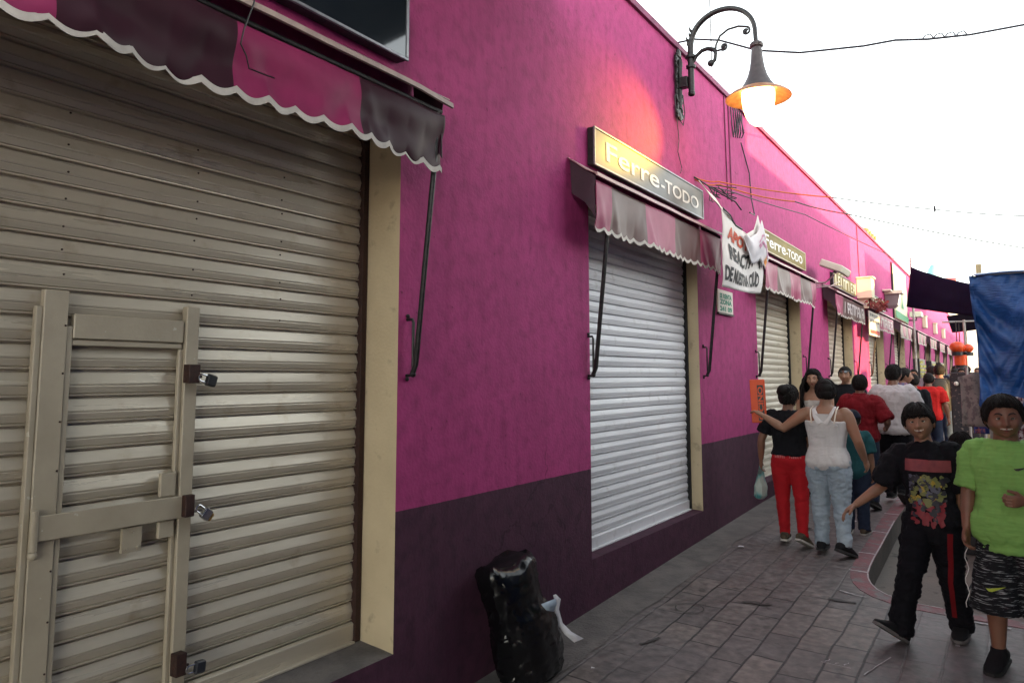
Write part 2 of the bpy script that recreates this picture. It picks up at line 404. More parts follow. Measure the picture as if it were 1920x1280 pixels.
# road: one sheet that reaches the horizon
s = MB()
xs = [-400, -60, -12, -3] + [-2 + .5 * i for i in range(14)] + [8, 30, 400]
ys = [-400, -60, -8] + [-4 + 1.5 * i for i in range(50)] + [90, 160, 600]
vv = [[s.v((x, y, G(x, min(y, 90)) - RD)) for x in xs] for y in ys]
for r0, r1 in zip(vv, vv[1:]):
    for i in range(len(xs) - 1): s.f([r0[i], r0[i + 1], r1[i + 1], r1[i]])
struct(s, 'road', M_ROAD)
# cracks in the road and slab joints
s = MB()
def gline(pts, w, dz, zf=None):
    n = len(pts)
    L_ = []; R_ = []
    for i, p in enumerate(pts):
        a = Vector(pts[max(0, i - 1)]); b = Vector(pts[min(n - 1, i + 1)]); t = (b - a).normalized(); q = Vector((-t.y, t.x)) * w * random.uniform(.5, 1.2) / 2
        z = zf if zf is not None else dz
        L_.append(s.v((p[0] + q.x, p[1] + q.y, G(*p) + dz))); R_.append(s.v((p[0] - q.x, p[1] - q.y, G(*p) + dz)))
    for i in range(n - 1): s.f([L_[i], L_[i + 1], R_[i + 1], R_[i]])
def wob(a, b, n=10, k=.02): return [(lerp(a[0], b[0], i / n) + random.uniform(-k, k), lerp(a[1], b[1], i / n) + random.uniform(-k, k)) for i in range(n + 1)]
gline(wob((-.43, 6.5), (-.33, 9.3), 12), .018, -RD + .005)
gline(wob((-.43, 7.35), (.6, 7.3), 8), .016, -RD + .005)
gline(wob((-.36, 8.6), (.6, 8.5), 8), .012, -RD + .005)
struct(s, 'road_cracks', M_DARKGAP)
s = MB()
gline(wob((-.80, 4.85), (-.70, 5.2), 7, .004), .007, .006)
gline(wob((-.36, 6.1), (-.37, 5.62), 8, .01), .022, .006)
gline(wob((-.36, 6.17), (-.1, 6.14), 8, .01), .03, .006)
gline(wob((-1.2, 6.36), (-1.0, 6.30), 6, .008), .018, .006)
[gline(wob((-1.02 + .05 * k, 4.92), (-1.0 + .05 * k, 4.97 - .03 * (k % 2)), 4, .006), .007, .006) for k in range(3)]; gline(wob((-1.04, 4.905), (-.88, 4.90), 6, .004), .006, .006)
struct(s, 'chalk_marks', M_CHALK)
s = MB()
gline(wob((-2.05, 4.55), (-1.98, 4.72), 4, .01), .03, .007)
gline(wob((-1.24, 6.12), (-1.05, 6.12), 6, .015), .05, .007)
gline(wob((-1.72, 5.7), (-1.55, 5.74), 6, .02), .06, .007)
for k in range(24):
    a = 2 * PI * k / 24
    if k % 24 != 11: gline([(-2.02 + .1 * math.cos(a), 5.35 + .1 * math.sin(a)), (-2.02 + .1 * math.cos(a + .27), 5.35 + .1 * math.sin(a + .27))], .012, .007)
struct(s, 'sidewalk_stains', mat('dark_stain', (.03, .027, .026), (.07, .06, .055), rough=.6, scale=25))

# ------------------------------------------------------------------ market hall
PER = 4.46
OPEN = [(.50 + PER * n, 2.86 + PER * n) for n in range(13)]
REC = lambda n: .25 if n == 0 else (.14 if n == 1 else .19)
SILL = lambda n: .325 if n == 0 else .36
HEAD = 3.0; DADO = 1.005; TOP = 4.93; XW = -2.6; YA, YB = -5., 61.4
hall = thing('market_hall', 'long single-storey magenta market hall with a dark purple base and a row of roller shutters', 'building', (XW, 2.86, 0))
wall = MB(); dado = MB()
ycuts = [YA]
for a, b in OPEN: ycuts += [a, b]
ycuts.append(YB)
for i in range(len(ycuts) - 1):
    a, b = ycuts[i], ycuts[i + 1]
    if i % 2 == 0:
        n = max(1, int((b - a) / .035))
        dl = lambda y: DADO + .004 * noise.noise((y * 2, 0, 0)) + .0022 * noise.noise((y * 13, 4, 0))
        for k in range(n):
            ya, yb = lerp(a, b, k / n), lerp(a, b, (k + 1) / n)
            wall.quad((XW, ya, dl(ya)), (XW, yb, dl(yb)), (XW, yb, TOP), (XW, ya, TOP))
            dado.quad((XW, ya, -.7), (XW, yb, -.7), (XW, yb, dl(yb)), (XW, ya, dl(ya)))
    else:
        dado.quad((XW, a, -.7), (XW, b, -.7), (XW, b, SILL(i // 2)), (XW, a, SILL(i // 2)))
        wall.quad((XW, a, HEAD), (XW, b, HEAD), (XW, b, TOP), (XW, a, TOP))
wall.quad((XW - 8, YB, -.7), (XW, YB, -.7), (XW, YB, TOP), (XW - 8, YB, TOP)); wall.quad((XW, YA, -.7), (XW - 8, YA, -.7), (XW - 8, YA, TOP), (XW, YA, TOP))
wall.quad((XW - 8, YA, -.7), (XW - 8, YB, -.7), (XW - 8, YB, TOP), (XW - 8, YA, TOP))
wall.build('wall', M_PINK, hall, smooth=False, recalc=False)
dado.build('dado', M_DADO, hall, smooth=False, recalc=False)
s = MB()
# roof cap: a slightly uneven rendered edge
n = 330
def capr(k):
    y = lerp(YA - .05, YB + .05, k / n); dz = .012 * noise.noise((y * .9, 0, 0)) + .006 * noise.noise((y * 6, 0, 0)); dx = .006 * noise.noise((y * 4, 5, 0))
    return [(XW - .3, y, TOP), (XW + .03 + dx, y, TOP - .005), (XW + .032 + dx, y, TOP + .05 + dz), (XW - .3, y, TOP + .06 + dz)]
s.rings([capr(k) for k in range(n + 1)])
s.build('parapet_cap', M_CAP, hall, smooth=False)
s = MB(); s.quad((XW - 8, YA, TOP - .1), (XW - .3, YA, TOP - .1), (XW - .3, YB, TOP - .1), (XW - 8, YB, TOP - .1)); s.build('roof', M_ROOFDECK, hall, smooth=False)

def slat_profile(p):
    return [(0, -.016), (.045, -.016), (.055, .003), (.08, .0065), (.125, .0065), (.14, -.004), (.165, -.006), (.18, .001), (.42, .0065), (.455, .0055), (.47, .0085), (.53, .0095), (.955, -.005), (.965, -.016)]
def shutter(n, m, pitch):
    a, b = OPEN[n]; rec = REC(n); x = XW - rec; sl = SILL(n) + (.03 if n == 0 else .012)
    j = MB()
    # reveal faces: far jamb, near jamb, head
    j.quad((XW - rec - .12, b, SILL(n)), (XW, b, SILL(n)), (XW, b, HEAD), (XW - rec - .12, b, HEAD))
    j.quad((XW, a, SILL(n)), (XW - rec - .12, a, SILL(n)), (XW - rec - .12, a, HEAD), (XW, a, HEAD))
    j.quad((XW, a, HEAD), (XW - rec - .12, a, HEAD), (XW - rec - .12, b, HEAD), (XW, b, HEAD))
    j.build('door_reveal', M_CREAM, hall, smooth=False, recalc=False)
    si = MB()
    nn = 24
    si.grid(lambda u, v: (lerp(XW, XW - rec - .12, v), lerp(a, b, u), SILL(n) + (sl - SILL(n)) * min(1, v * 1.4) + (.004 * noise.noise((u * 14, v * 3, n)) if 0 < v < 1 else 0)), nn, 5)
    si.build('door_sill', M_CONC if n == 0 else M_DADO, hall)
    if n >= 6: return None
    sh = MB()
    prof = slat_profile(pitch); zs = []
    z = sl + .095; pts = []
    while z < HEAD + .05:
        jz = random.uniform(-.0015, .0015); jx = random.uniform(-.002, .002)
        for t, dx in prof: pts.append((dx * pitch / .1 + jx, z + t * pitch + jz))
        z += pitch
    cols = 10
    ysl = [lerp(a + .035, b - .035, k / cols) for k in range(cols + 1)]
    grid = [[sh.v((x + px + .002 * noise.noise((yy_ * 1.1, pz * 3, n)), yy_, pz + .003 * noise.noise((yy_ * .7, pz * .7, n + 9)))) for px, pz in pts] for yy_ in ysl]
    for g0, g1 in zip(grid, grid[1:]):
        for k in range(len(pts) - 1): sh.f([g0[k], g1[k], g1[k + 1], g0[k + 1]])
    so = sh.build('roller_shutter', m, hall, sharp=12, recalc=False)
    br = MB()
    br.rings([[(x - .02, y_, sl), (x + .016, y_, sl + .004), (x + .018, y_, sl + .085), (x + .004, y_, sl + .094), (x - .02, y_, sl + .094)] for y_ in (a + .03, lerp(a, b, .5), b - .03)])
    br.box(x - .02, x + .04, a + .05, b - .05, sl - .006, sl + .006)
    br.build('bottom_rail', m, so, bevel=.002, smooth=False)
    for yy_, d in ((a, 1), (b, -1)):
        g = MB(); g.box(x - .05, x + .03, min(yy_ + d * .004, yy_ + d * .042), max(yy_ + d * .004, yy_ + d * .042), sl - .004, HEAD)
        g.build('guide_rail', M_DARKGAP if n else M_RUST, so, smooth=False, bevel=.002)
    bk = MB(); bk.box(x - .115, x - .06, a, b, SILL(n) - .2, HEAD + .2); bk.build('shutter_backing', M_DARKGAP, so, smooth=False)
    return so
SHUT = []
for n in range(13):
    SHUT.append(shutter(n, M_SLAT0 if n == 0 else (M_SLAT1 if n == 1 else M_SLAT2), .096 if n == 0 else .086))

# wicket door in the first shutter
sh0 = SHUT[0]; xs0 = XW - REC(0)
def bx(name, m, x0, x1, y0, y1, z0, z1, par=sh0, bev=.003):
    q = MB(); q.box(x0, x1, y0, y1, z0, z1); return q.build(name, m, par, smooth=False, bevel=bev)
X0 = xs0 + .013
q = MB()
q.box(X0, X0 + .026, 1.240, 1.262, .37, 1.925)              # side of the hinge stile
q.box(X0, X0 + .032, 1.2625, 1.345, .36, 1.985)
q.box(X0 - .01, X0 + .024, 1.3455, 1.368, .36, 1.86)
q.box(X0, X0 + .028, 1.3685, 1.802, 1.815, 1.905)           # head of the frame
q.box(X0, X0 + .02, 1.3685, 1.802, 1.79, 1.812)
q.box(X0, X0 + .02, 1.79, 1.808, .37, 1.788)
q.box(X0, X0 + .036, 1.8085, 1.866, .36, 1.965)
q.build('wicket_frame', M_WICKET, sh0, smooth=False, bevel=.003)
q = MB(); q.box(X0 + .040, X0 + .050, 1.275, 1.83, 1.118, 1.205); q.build('lock_bar', M_WICKET, sh0, smooth=False, bevel=.003)
q = MB(); q.tube([(X0 + .046, 1.268, 1.09), (X0 + .046, 1.268, 1.225)], .013, 12); q.ball((X0 + .046, 1.268, 1.075), .016, n=12); q.build('bar_hinge', M_WICKET, sh0)
q = MB(); q.box(X0 + .018, X0 + .034, 1.585, 1.66, 1.02, 1.112)
for yy_, zz_ in ((1.6, 1.035), (1.645, 1.035), (1.622, 1.095)): q.ball((X0 + .035, yy_, zz_), .006, n=8)
q.build('lock_plate', M_WICKET, sh0, smooth=False)
for za, zb_ in ((1.208, 1.30), (1.05, 1.114)):
    q = MB(); q.box(X0 + .020, X0 + .038, 1.725, 1.79, za, zb_); q.build('latch_plate', M_WICKET, sh0, smooth=False, bevel=.003)
RIV = [(X0 + .0335, 1.337, .5 + i * .17, .004) for i in range(9)] + [(xs0 + .013, yc + random.uniform(-.006, .006), zc + random.uniform(-.02, .02), .0045) for zc in [1.93 + .1 * i for i in range(8)] for yc in (1.33, 1.85, 2.3)]
for rx0, ry0, rz0, rr0 in RIV:
    q = MB(); q.ball((rx0, ry0, rz0), rr0, n=6); q.build('rivet', M_RUST, sh0)
for zc, w, h in ((1.69, .05, .075), (1.165, .04, .085), (.56, .045, .085)):
    q = MB(); q.box(X0 + .037 if zc != 1.165 else X0 + .051, X0 + .080, 1.80 if zc != 1.165 else 1.81, 1.80 + w + (.01 if zc == 1.165 else 0), zc - h / 2, zc + h / 2)
    q.tube([(X0 + .062, 1.80 + w, zc - .01), (X0 + .062, 1.81 + w, zc - .012), (X0 + .065, 1.818 + w, zc - .012)], .006, 8)
    q.build('hasp', M_RUST, sh0, smooth=False, bevel=.002)

def padlock(label, y, z, mbody, tilt, size=1., mlow=None):
    """a padlock lying on its side: the shackle hooks the hasp at its own origin"""
    x = X0 + .084
    t = thing('padlock', label, 'padlock', (x, y, z), 'padlocks on the wicket door')
    ca, sa = math.cos(R(tilt)), math.sin(R(tilt))
    def P(u, v, w): return Vector((x + w, y + (u * ca - v * sa) * size, z + (u * sa + v * ca) * size))
    b = MB()
    ring = lambda u, k: [P(u, v, w) for v, w in [(-.024 * k, -.007 * k), (-.019 * k, -.012 * k), (.019 * k, -.012 * k), (.024 * k, -.007 * k), (.024 * k, .007 * k), (.019 * k, .012 * k), (-.019 * k, .012 * k), (-.024 * k, .007 * k)]]
    b.rings([ring(.016, .8), ring(.019, 1), ring(.05, 1), ring(.056, .93), ring(.058, .8)])
    b.build('body', mbody, t, smooth=True, sharp=30)
    if mlow:
        l = MB(); l.rings([ring(.0585, .72), ring(.068, .72), ring(.07, .6)]); l.build('base', mlow, t, sharp=30)
    sk = MB(); pts = [P(.018, -.014, 0)]
    for i in range(9):
        a = PI * i / 8; pts.append(P(-.008 - .013 * math.sin(a), -.014 * math.cos(a), 0))
    pts.append(P(.018, .014, 0)); sk.tube(pts, .0035 * size, 8); sk.build('shackle', M_CHROME, t)
padlock('black padlock lying sideways on the topmost rusty hasp of the wicket door', 1.862, 1.672, M_LOCKBLK, -16)
padlock('shiny steel padlock with a brass base hanging from the lock bar of the wicket door', 1.872, 1.147, M_CHROME, -38, .95, M_BRASS)
padlock('dark padlock with a bright shackle on the lowest hasp of the wicket door', 1.862, .535, mat('padlock_bluegrey', (.02, .022, .03), rough=.4), -4)
# ------------------------------------------------------------------ awnings
AWG = 'striped awnings over the shutters'
M_SIDE = mat('awning_side_cloth', (.045, .016, .03), (.03, .012, .02), rough=.5, scale=6, bump=.15)
def awning(n, y0, y1, cuts, first_dark, label, seed, zb=2.735, lettered=None, hood_m=None, broken=False):
    t = thing('awning', label, 'awning', (XW, y0, 2.7), AWG)
    xf = -2.395
    W = y1 - y0
    rnd = random.Random(seed)
    s = MB()
    s.grid(lambda u, v: (lerp(XW + .004, -2.368, v), y0 - .02 + (W + .04) * u, lerp(3.262, 3.118, v) + .012 * noise.noise((u * W * 1.6, v * 2, seed)) * (1 - .3 * v) - .012 * math.sin(PI * v) * (1 + .4 * math.sin(u * W * 5))), 40, 6)
    hood = s.build('hood', hood_m or M_HOOD, t, solid=.006)
    s = MB()
    lipz = lambda u: 3.106 + .006 * noise.noise((u * W * 2, 0, seed)) - (.018 * sstep(.93, 1, u) if broken else 0)
    s.rings([[(-2.372, y0 - .03 + (W + .06) * u, lipz(u) + .014), (-2.352, y0 - .03 + (W + .06) * u, lipz(u) + .012), (-2.348, y0 - .03 + (W + .06) * u, lipz(u) - .014), (-2.36, y0 - .03 + (W + .06) * u, lipz(u) - .016)] for u in [k / 30 for k in range(31)]])
    s.build('hood_lip', M_LIP if n == 0 else M_HOOD, hood, smooth=False)
    # valance cloth
    per = .137
    def zbot(y): return zb - .028 * abs(math.sin(PI * (y - y0) / per)) - .012 * sstep(.9, 1, (y - y0) / W) + .012 * noise.noise((y * 1.7, seed, 0))
    ph = [rnd.uniform(0, 6) for _ in range(6)]
    def xoff(y, v):
        e = v ** 1.2
        w = .013 * math.sin(y * 5.1 + ph[0] + 1.2 * v) + .007 * math.sin(y * 11.3 + ph[1] - 2 * v) + .016 * noise.noise((y * 1.9 + v * .8, v * 1.5, seed))
        dr = 0
        for c in cuts + [y0, y1]:           # creases that fan out from the seams
            d = y - c
            dr += .009 * math.exp(-((d - .16 * v) / .05) ** 2) - .006 * math.exp(-((d + .2 * v) / .06) ** 2)
        return (w + dr) * (.25 + .75 * e) * (1.7 if n == 0 else 1.25) + (.007 * math.sin(2.6 * PI * v + .6 * math.sin(y * 2.2)) if n == 0 else 0)
    def val(u, v):
        y = y0 + W * u
        return (xf + .012 + xoff(y, v), y, lerp(3.03 if n == 0 else 3.068, zbot(y), v))
    def stripe(u, v):
        y = y0 + W * u
        return (sum(1 for c in cuts if y > c) + first_dark) % 2
    s = MB(); nu = int(W / .0098) + 1
    s.grid(val, nu, 18, stripe)
    vo = s.build('valance', [M_VINYL_M, M_VINYL_B] if n == 0 else [M_VINYL_M2, M_VINYL_B2], t, sharp=80, solid=.003)
    s = MB()
    tw = .028
    def tr(u, v):
        y = y0 + W * u
        return (xf + .0165 + xoff(y, 1), y, zbot(y) - .004 + tw * v)
    s.grid(tr, nu, 2); s.build('scallop_trim', M_TRIM, vo, sharp=80)
    if lettered:
        s = MB()
        lettered(s, lambda y, z: (xf + .021 + xoff(y, (3.05 - z) / .32), y, z))
        s.build('lettering', mat('valance_lettering', (.62, .56, .56), rough=.6), vo, smooth=False)
    # frame
    s = MB(); s.tube([(xf - .006, y0 + .01, 3.05), (xf - .006, y1 - .01, 3.05)], .012, 10); s.build('front_bar', M_BLACKIRON, t)
    for ye, d in ((y0 + .012, -1), (y1 - .012, 1)):
        s = MB(); f = [(XW + .006, ye, 3.25), (-2.385, ye, 3.10), (xf, ye, 3.04), (xf + .006, ye, 2.80), (-2.47, ye + d * .005, 2.92), (XW + .02, ye + d * .004, 3.0)]
        s.f([s.v(p) for p in f]); s.build('side_cloth', M_SIDE, t, smooth=False, solid=.004)
    for ye in (y0 + .26 if n else y0 + .3, y1 - .04):
        a = MB(); a.tube([(-2.405, ye, 3.05), (-2.40 - .02, ye, 2.75), (-2.535, ye + .01, 1.74), (-2.56, ye + .012, 1.69)], .014 if n == 0 else .016, 10)
        ao = a.build('arm', M_BLACKIRON, t)
        b = MB(); b.tube([(XW, ye + .012, 1.972), (-2.562, ye + .012, 1.972), (-2.556, ye + .012, 1.955), (-2.556, ye + .012, 1.70), (-2.562, ye + .012, 1.684), (XW, ye + .012, 1.684)], .008, 8)
        for zc in (1.99, 1.665): b.ball((XW + .006, ye + .012, zc), .012, n=8)
        b.ball((-2.556, ye + .012, 1.69), .018, n=8)
        b.build('wall_bracket', M_BLACKIRON, t)
    return t
def strokes(pat, y0, dy, z0, z1):
    def fn(s, P):
        y = y0
        for ch in pat:
            if ch == 'l': cells = [(0, 1, 0, .3)]
            elif ch == 'n': cells = [(0, 1, 0, .22), (0, 1, .6, .82), (.8, 1, .22, .6)]
            elif ch == 'r': cells = [(0, 1, 0, .22), (.75, 1, .22, .7)]
            elif ch == 'e': cells = [(0, 1, 0, .22), (.82, 1, .22, .7), (0, .18, .22, .7), (.42, .58, .22, .6)]
            elif ch == 'a': cells = [(0, 1, 0, .22), (0, 1, .6, .82), (.8, 1, .22, .6), (.35, .5, .22, .6)]
            else: cells = []
            for a, b, c, d in cells:
                s.quad(P(y + dy * c, lerp(z0, z1, a)), P(y + dy * d, lerp(z0, z1, a)), P(y + dy * d, lerp(z0, z1, b)), P(y + dy * c, lerp(z0, z1, b)))
            y += dy
    return fn
M_HOOD0 = mat('awning_hood_metal', (.30, .25, .30), (.17, .10, .13), rough=.28, scale=2.5, stretch=(1, .7, 3), bump=.1, bscale=6, metal=.2)
awning(0, -.9, 2.955, [-.25, .39, 1.033, 1.697, 2.334], 0, 'nearest burgundy and brown awning, over the beige shutter at the left edge', 3, zb=2.755, hood_m=M_HOOD0, broken=True)
awning(1, 4.66, 7.455, [4.90, 5.535, 6.17, 6.82], 0, 'burgundy and brown awning over the galvanised white shutter behind the black trash bag', 11)
awning(2, 9.05, 11.9, [9.66, 10.28, 10.93, 11.55], 0, 'third burgundy awning along the street, just past the hanging white banner', 23)
awning(3, 13.45, 16.4, [14.1], 0, 'fourth awning along the street, with grey lettering on its valance', 31, lettered=strokes('laennrala', 14.3, .215, 2.80, 3.0))
awning(4, 17.95, 20.9, [18.4], 1, 'fifth awning along the street, lettered and half hidden by the small white hanging notices', 41, lettered=strokes('rnalnea', 18.8, .26, 2.80, 3.0))
awning(5, 22.4, 25.3, [23, 23.6, 24.2, 24.8], 1, 'sixth awning along the street, directly below the tall green and cream banner', 51)
a6 = awning(6, 26.8, 29.8, [27.4, 28, 28.6, 29.2], 0, 'pale awning over the first dark shop full of yellow goods', 61)
LAB = ['pale awning over the second dark shop, past the first rack of yellow goods', 'pale small awning over the third dark shop with goods, far down the street',
       'tiny awning far down the magenta wall, third from the far corner', 'tiny awning far down the magenta wall, second from the far corner', 'tiny awning at the far corner of the magenta wall']
for k, l in enumerate(LAB): dup(a6, (0, PER * (k + 1), 0), l)

# loose wire dangling from the first awning
s = MB(); s.tube([(-2.346, 1.74, 3.3), (-2.345, 1.735, 3.11), (-2.352, 1.70, 2.99), (-2.355, 1.69, 2.93), (-2.352, 1.715, 2.89), (-2.35, 1.727, 2.845), (-2.35, 1.80, 2.845), (-2.35, 1.845, 2.847)], .003, 6)
tag(s.build('cable', M_BLACKIRON, None, loc=(-2.35, 1.74, 3.1)), 'thin loose black wire dangling over the nearest awning', 'cable')

# ------------------------------------------------------------------ signs
SG = 'light box signs above the awnings'
M_ACRYL = mat('smoked_sign_face', (.145, .135, .12), (.09, .092, .095), rough=.38, scale=1.2, detail=3, stretch=(1, 1, 2), spec=.35)
M_ACRYL_Y = mat('yellowed_sign_face', (.27, .21, .075), (.19, .15, .05), rough=.6, scale=1.6, spec=.15)
M_GLASSDARK = mat('black_glass_face', (.012, .016, .022), (.02, .025, .03), rough=.06, scale=1.2, spec=.8, coat=.6)
M_LET = mat('white_sign_letters', (.72, .70, .66), (.6, .56, .5), rough=.4, scale=8)
def sign(y0, y1, z0, z1, label, face, words=None, frame=M_GREYMETAL, strk=None, dep=.065, letm=None):
    t = thing('shop_sign', label, 'sign', (XW, y0, z0), SG)
    s = MB(); s.box(XW + .003, XW + dep - .012, y0, y1, z0, z1); s.build('box', M_BLACKIRON, t, smooth=False, bevel=.004)
    s = MB(); x0, x1 = XW + dep - .0115, XW + dep + .004; w = .012
    s.box(x0, x1, y0 - .003, y1 + .003, z1 - w, z1 + .003); s.box(x0, x1, y0 - .003, y1 + .003, z0 - .003, z0 + w)
    s.box(x0, x1, y0 - .003, y0 + w, z0 + w + .0005, z1 - w - .0005); s.box(x0, x1, y1 - w, y1 + .003, z0 + w + .0005, z1 - w - .0005)
    s.build('frame', frame, t, smooth=False, bevel=.002)
    xf = XW + dep - .003
    s = MB(); s.grid(lambda u, v: (xf + .0006 * noise.noise((u * 4, v * 2, y0)), lerp(y0 + w, y1 - w, u), lerp(z0 + w, z1 - w, v)), 16, 4); fo = s.build('face', face, t)
    if words or strk:
        s = MB()
        P = lambda a, b: (xf + .007, a, b)
        if words:
            for txt, ya, width, size, zb_ in words:
                add_text(s, txt, lambda u, v: (xf + .0042, y0 + ya + u, z0 + zb_ + v), size, fit=width, bold=.003)
        if strk: strk(s, P)
        s.build('lettering', letm or M_LET, fo, smooth=False)
    return t
sign(.5, 2.815, 3.312, 3.66, 'blank black glass light box in a grey frame above the nearest awning', M_GLASSDARK, dep=.08)
WORDS = [('Ferre', .20, 1.06, .215, .075), ('-TODO', 1.30, .98, .165, .075)]
sign(4.95, 7.37, 3.28, 3.575, 'grey light box sign with white letters, its near end glowing yellow under the street lamp', M_ACRYL, WORDS)
sign(9.5, 12.0, 3.29, 3.565, 'yellowed light box sign with white letters right behind the hanging white banner', M_ACRYL_Y, WORDS, frame=mat('cream_frame', (.5, .45, .3), rough=.5))
sign(14.2, 16.5, 3.28, 3.55, 'small yellowed sign over the fourth awning, beside the white flood light', M_ACRYL_Y, strk=strokes('lelnrlea', 14.35, .26, 3.32, 3.51), letm=mat('cream_letters', (.75, .7, .5), rough=.5))
sign(18.6, 20.8, 3.28, 3.55, 'small yellowed sign over the fifth awning, next to the sunlit cream box', M_ACRYL_Y, strk=strokes('rnelal', 18.8, .3, 3.32, 3.51), letm=MATS['cream_letters'])
M_CREAMBOX = mat('cream_box_paint', (.62, .56, .38), rough=.5)
BXL = ['cream box light over the first dark shop with yellow goods', 'cream box light over the second dark shop with goods', 'cream box light over the third dark shop with goods']
for k, (yb_, zb_) in enumerate(((31.2, 3.45), (35.8, 3.45), (40.4, 3.45))):
    t = thing('sign_box', BXL[k], 'sign', (XW, yb_, zb_), 'cream boxes far along the wall')
    s = MB(); s.box(XW + .003, XW + .13, yb_, yb_ + .5, zb_, zb_ + .42); s.build('box', M_CREAMBOX, t, smooth=False, bevel=.01)
    s = MB(); s.box(XW + .003, XW + .15, yb_ - .03, yb_ + .53, zb_ + .422, zb_ + .45); s.build('lid', M_CREAMBOX, t, smooth=False, bevel=.005)

# sunlit cream box, flood light, second hood light, tall banner
t = thing('wall_box', 'cream box on the wall that catches the low sun beyond the fourth awning', 'box', (XW, 17.1, 3.3))
s = MB(); s.box(XW + .003, XW + .30, 17.0, 17.35, 3.3, 3.72); s.build('body', mat('white_box_paint', (.75, .7, .5), rough=.5), t, smooth=False, bevel=.01)
s = MB(); s.box(XW + .003, XW + .33, 16.97, 17.38, 3.722, 3.75); s.build('lid', MATS['white_box_paint'], t, smooth=False, bevel=.004)
s = MB(); s.box(XW + .01, XW + .2, 17.1, 17.2, 3.1, 3.299); s.build('conduit', MATS['white_box_paint'], t, smooth=False, bevel=.004)
t = thing('flood_light', 'white flood light on a wall bracket between the third and fourth awnings', 'lamp', (XW, 12.6, 3.25))
s = MB(); s.tube([(XW, 12.75, 3.18), (XW + .2, 12.75, 3.18), (XW + .34, 12.75, 3.3)], .015, 8); s.tube([(XW + .02, 12.6, 3.14), (XW + .42, 12.9, 3.12)], .01, 6); s.tube([(XW + .02, 12.5, 3.08), (XW + .3, 12.6, 3.1), (XW + .36, 12.95, 3.2)], .008, 6); s.build('bracket', mat('pale_bracket', (.5, .4, .42), rough=.5), t)
M_ = Matrix.Translation((XW + .35, 12.7, 3.36)) @ Matrix.Rotation(R(24), 4, 'Y')
s = MB(); s.box(-.17, .17, -.38, .38, -.015, .09, M_); s.build('housing', mat('flood_light_white', (.6, .57, .48), rough=.4), t, smooth=False, bevel=.012)
s = MB(); s.box(-.15, .15, -.36, .36, -.026, -.0152, M_); s.build('glass', M_GLASSDARK, t, smooth=False)
t = thing('wall_lantern', 'grey wall lantern under a white cover, left of the tall green and cream banner', 'lamp', (XW, 21.3, 3.5))
s = MB(); s.rings([[(XW + .10 + a * k, 21.5 + b * k, z) for a, b in ((-.1, -.18), (.25, -.18), (.25, .18), (-.1, .18))] for z, k in ((3.42, .45), (3.5, .75), (3.78, 1))]); s.build('glass', mat('grey_lantern_glass', (.2, .16, .17), rough=.25), t, smooth=False)
s = MB(); s.box(XW + .002, XW + .42, 21.25, 21.75, 3.782, 3.86); s.box(XW + .002, XW + .2, 20.9, 21.249, 3.83, 3.87); s.build('cover', mat('lantern_cover', (.7, .62, .5), rough=.5), t, smooth=False, bevel=.006)
t = thing('wall_banner', 'tall cream and green banner on the magenta wall above the sixth awning', 'banner', (XW, 22.9, 3.3))
s = MB(); s.grid(lambda u, v: (XW + .05 + .01 * math.sin(9 * v) * math.sin(5 * u), lerp(22.85, 26.0, u), lerp(3.28, 4.78, v)), 10, 12); s.build('cloth', mat('cream_banner_cloth', (.66, .68, .42), (.58, .62, .38), rough=.6, scale=3), t, solid=.004)
s = MB(); s.f([s.v(p) for p in ((XW + .075, 24.3, 3.65), (XW + .075, 24.9, 3.65), (XW + .075, 24.68, 3.8), (XW + .075, 24.6, 4.25), (XW + .075, 24.52, 3.8))])
s.quad((XW + .075, 22.9, 3.3), (XW + .075, 25.9, 3.3), (XW + .075, 25.9, 3.46), (XW + .075, 22.9, 3.5)); s.build('green_print', mat('green_print', (.02, .22, .09), rough=.6), t, smooth=False, solid=.002)
s = MB(); s.box(XW + .003, XW + .04, 22.82, 22.848, 3.25, 4.82); s.box(XW + .003, XW + .04, 26.002, 26.03, 3.25, 4.82); s.build('frame', M_BLACKIRON, t, smooth=False)
t = thing('wall_camera', 'small white box camera on the wall at the foot of the tall green banner', 'camera', (XW, 26.3, 3.4))
s = MB(); s.box(XW + .1, XW + .42, 26.0, 26.6, 3.5, 3.66); s.build('housing', mat('flood_light_white', (.6, .57, .48)), t, smooth=False, bevel=.01)
s = MB(); s.tube([(XW, 26.4, 3.42), (XW + .25, 26.4, 3.42), (XW + .25, 26.4, 3.499)], .02, 8); s.build('bracket', M_BLACKIRON, t)
# hanging notices and the dark red flowers above them
M_NOTICE = mat('notice_white', (.7, .66, .58), rough=.6)
t = thing('hanging_notice', 'white price notice with rows of black print hanging past the fourth awning', 'notice', (-2.2, 17.2, 2.9))
s = MB(); s.box(-2.36, -2.34, 16.75, 18.15, 2.52, 3.02); s.build('board', M_NOTICE, t, smooth=False, bevel=.004)
s = MB()
for zz in (2.92, 2.80): 
    y_ = 16.85
    while y_ < 18.0: w = random.uniform(.08, .2); s.quad((-2.337, y_, zz), (-2.337, y_ + w, zz), (-2.337, y_ + w, zz + .06), (-2.337, y_, zz + .06)); y_ += w + .06
s.build('print', M_LOCKBLK, t, smooth=False)
s = MB(); s.quad((-2.337, 16.78, 2.56), (-2.337, 18.1, 2.56), (-2.337, 18.1, 2.64), (-2.337, 16.78, 2.64)); s.build('red_band', mat('notice_red', (.5, .05, .04)), t, smooth=False)
s = MB(); s.tube([(-2.35, 16.9, 3.02), (-2.35, 16.9, 3.2)], .006, 6); s.tube([(-2.35, 18.0, 3.02), (-2.35, 18.0, 3.2)], .006, 6); s.build('cord', M_BLACKIRON, t)
t = thing('flower_garland', 'dark red paper flowers bunched above the hanging white notice', 'flowers', (-2.3, 17.3, 3.1))
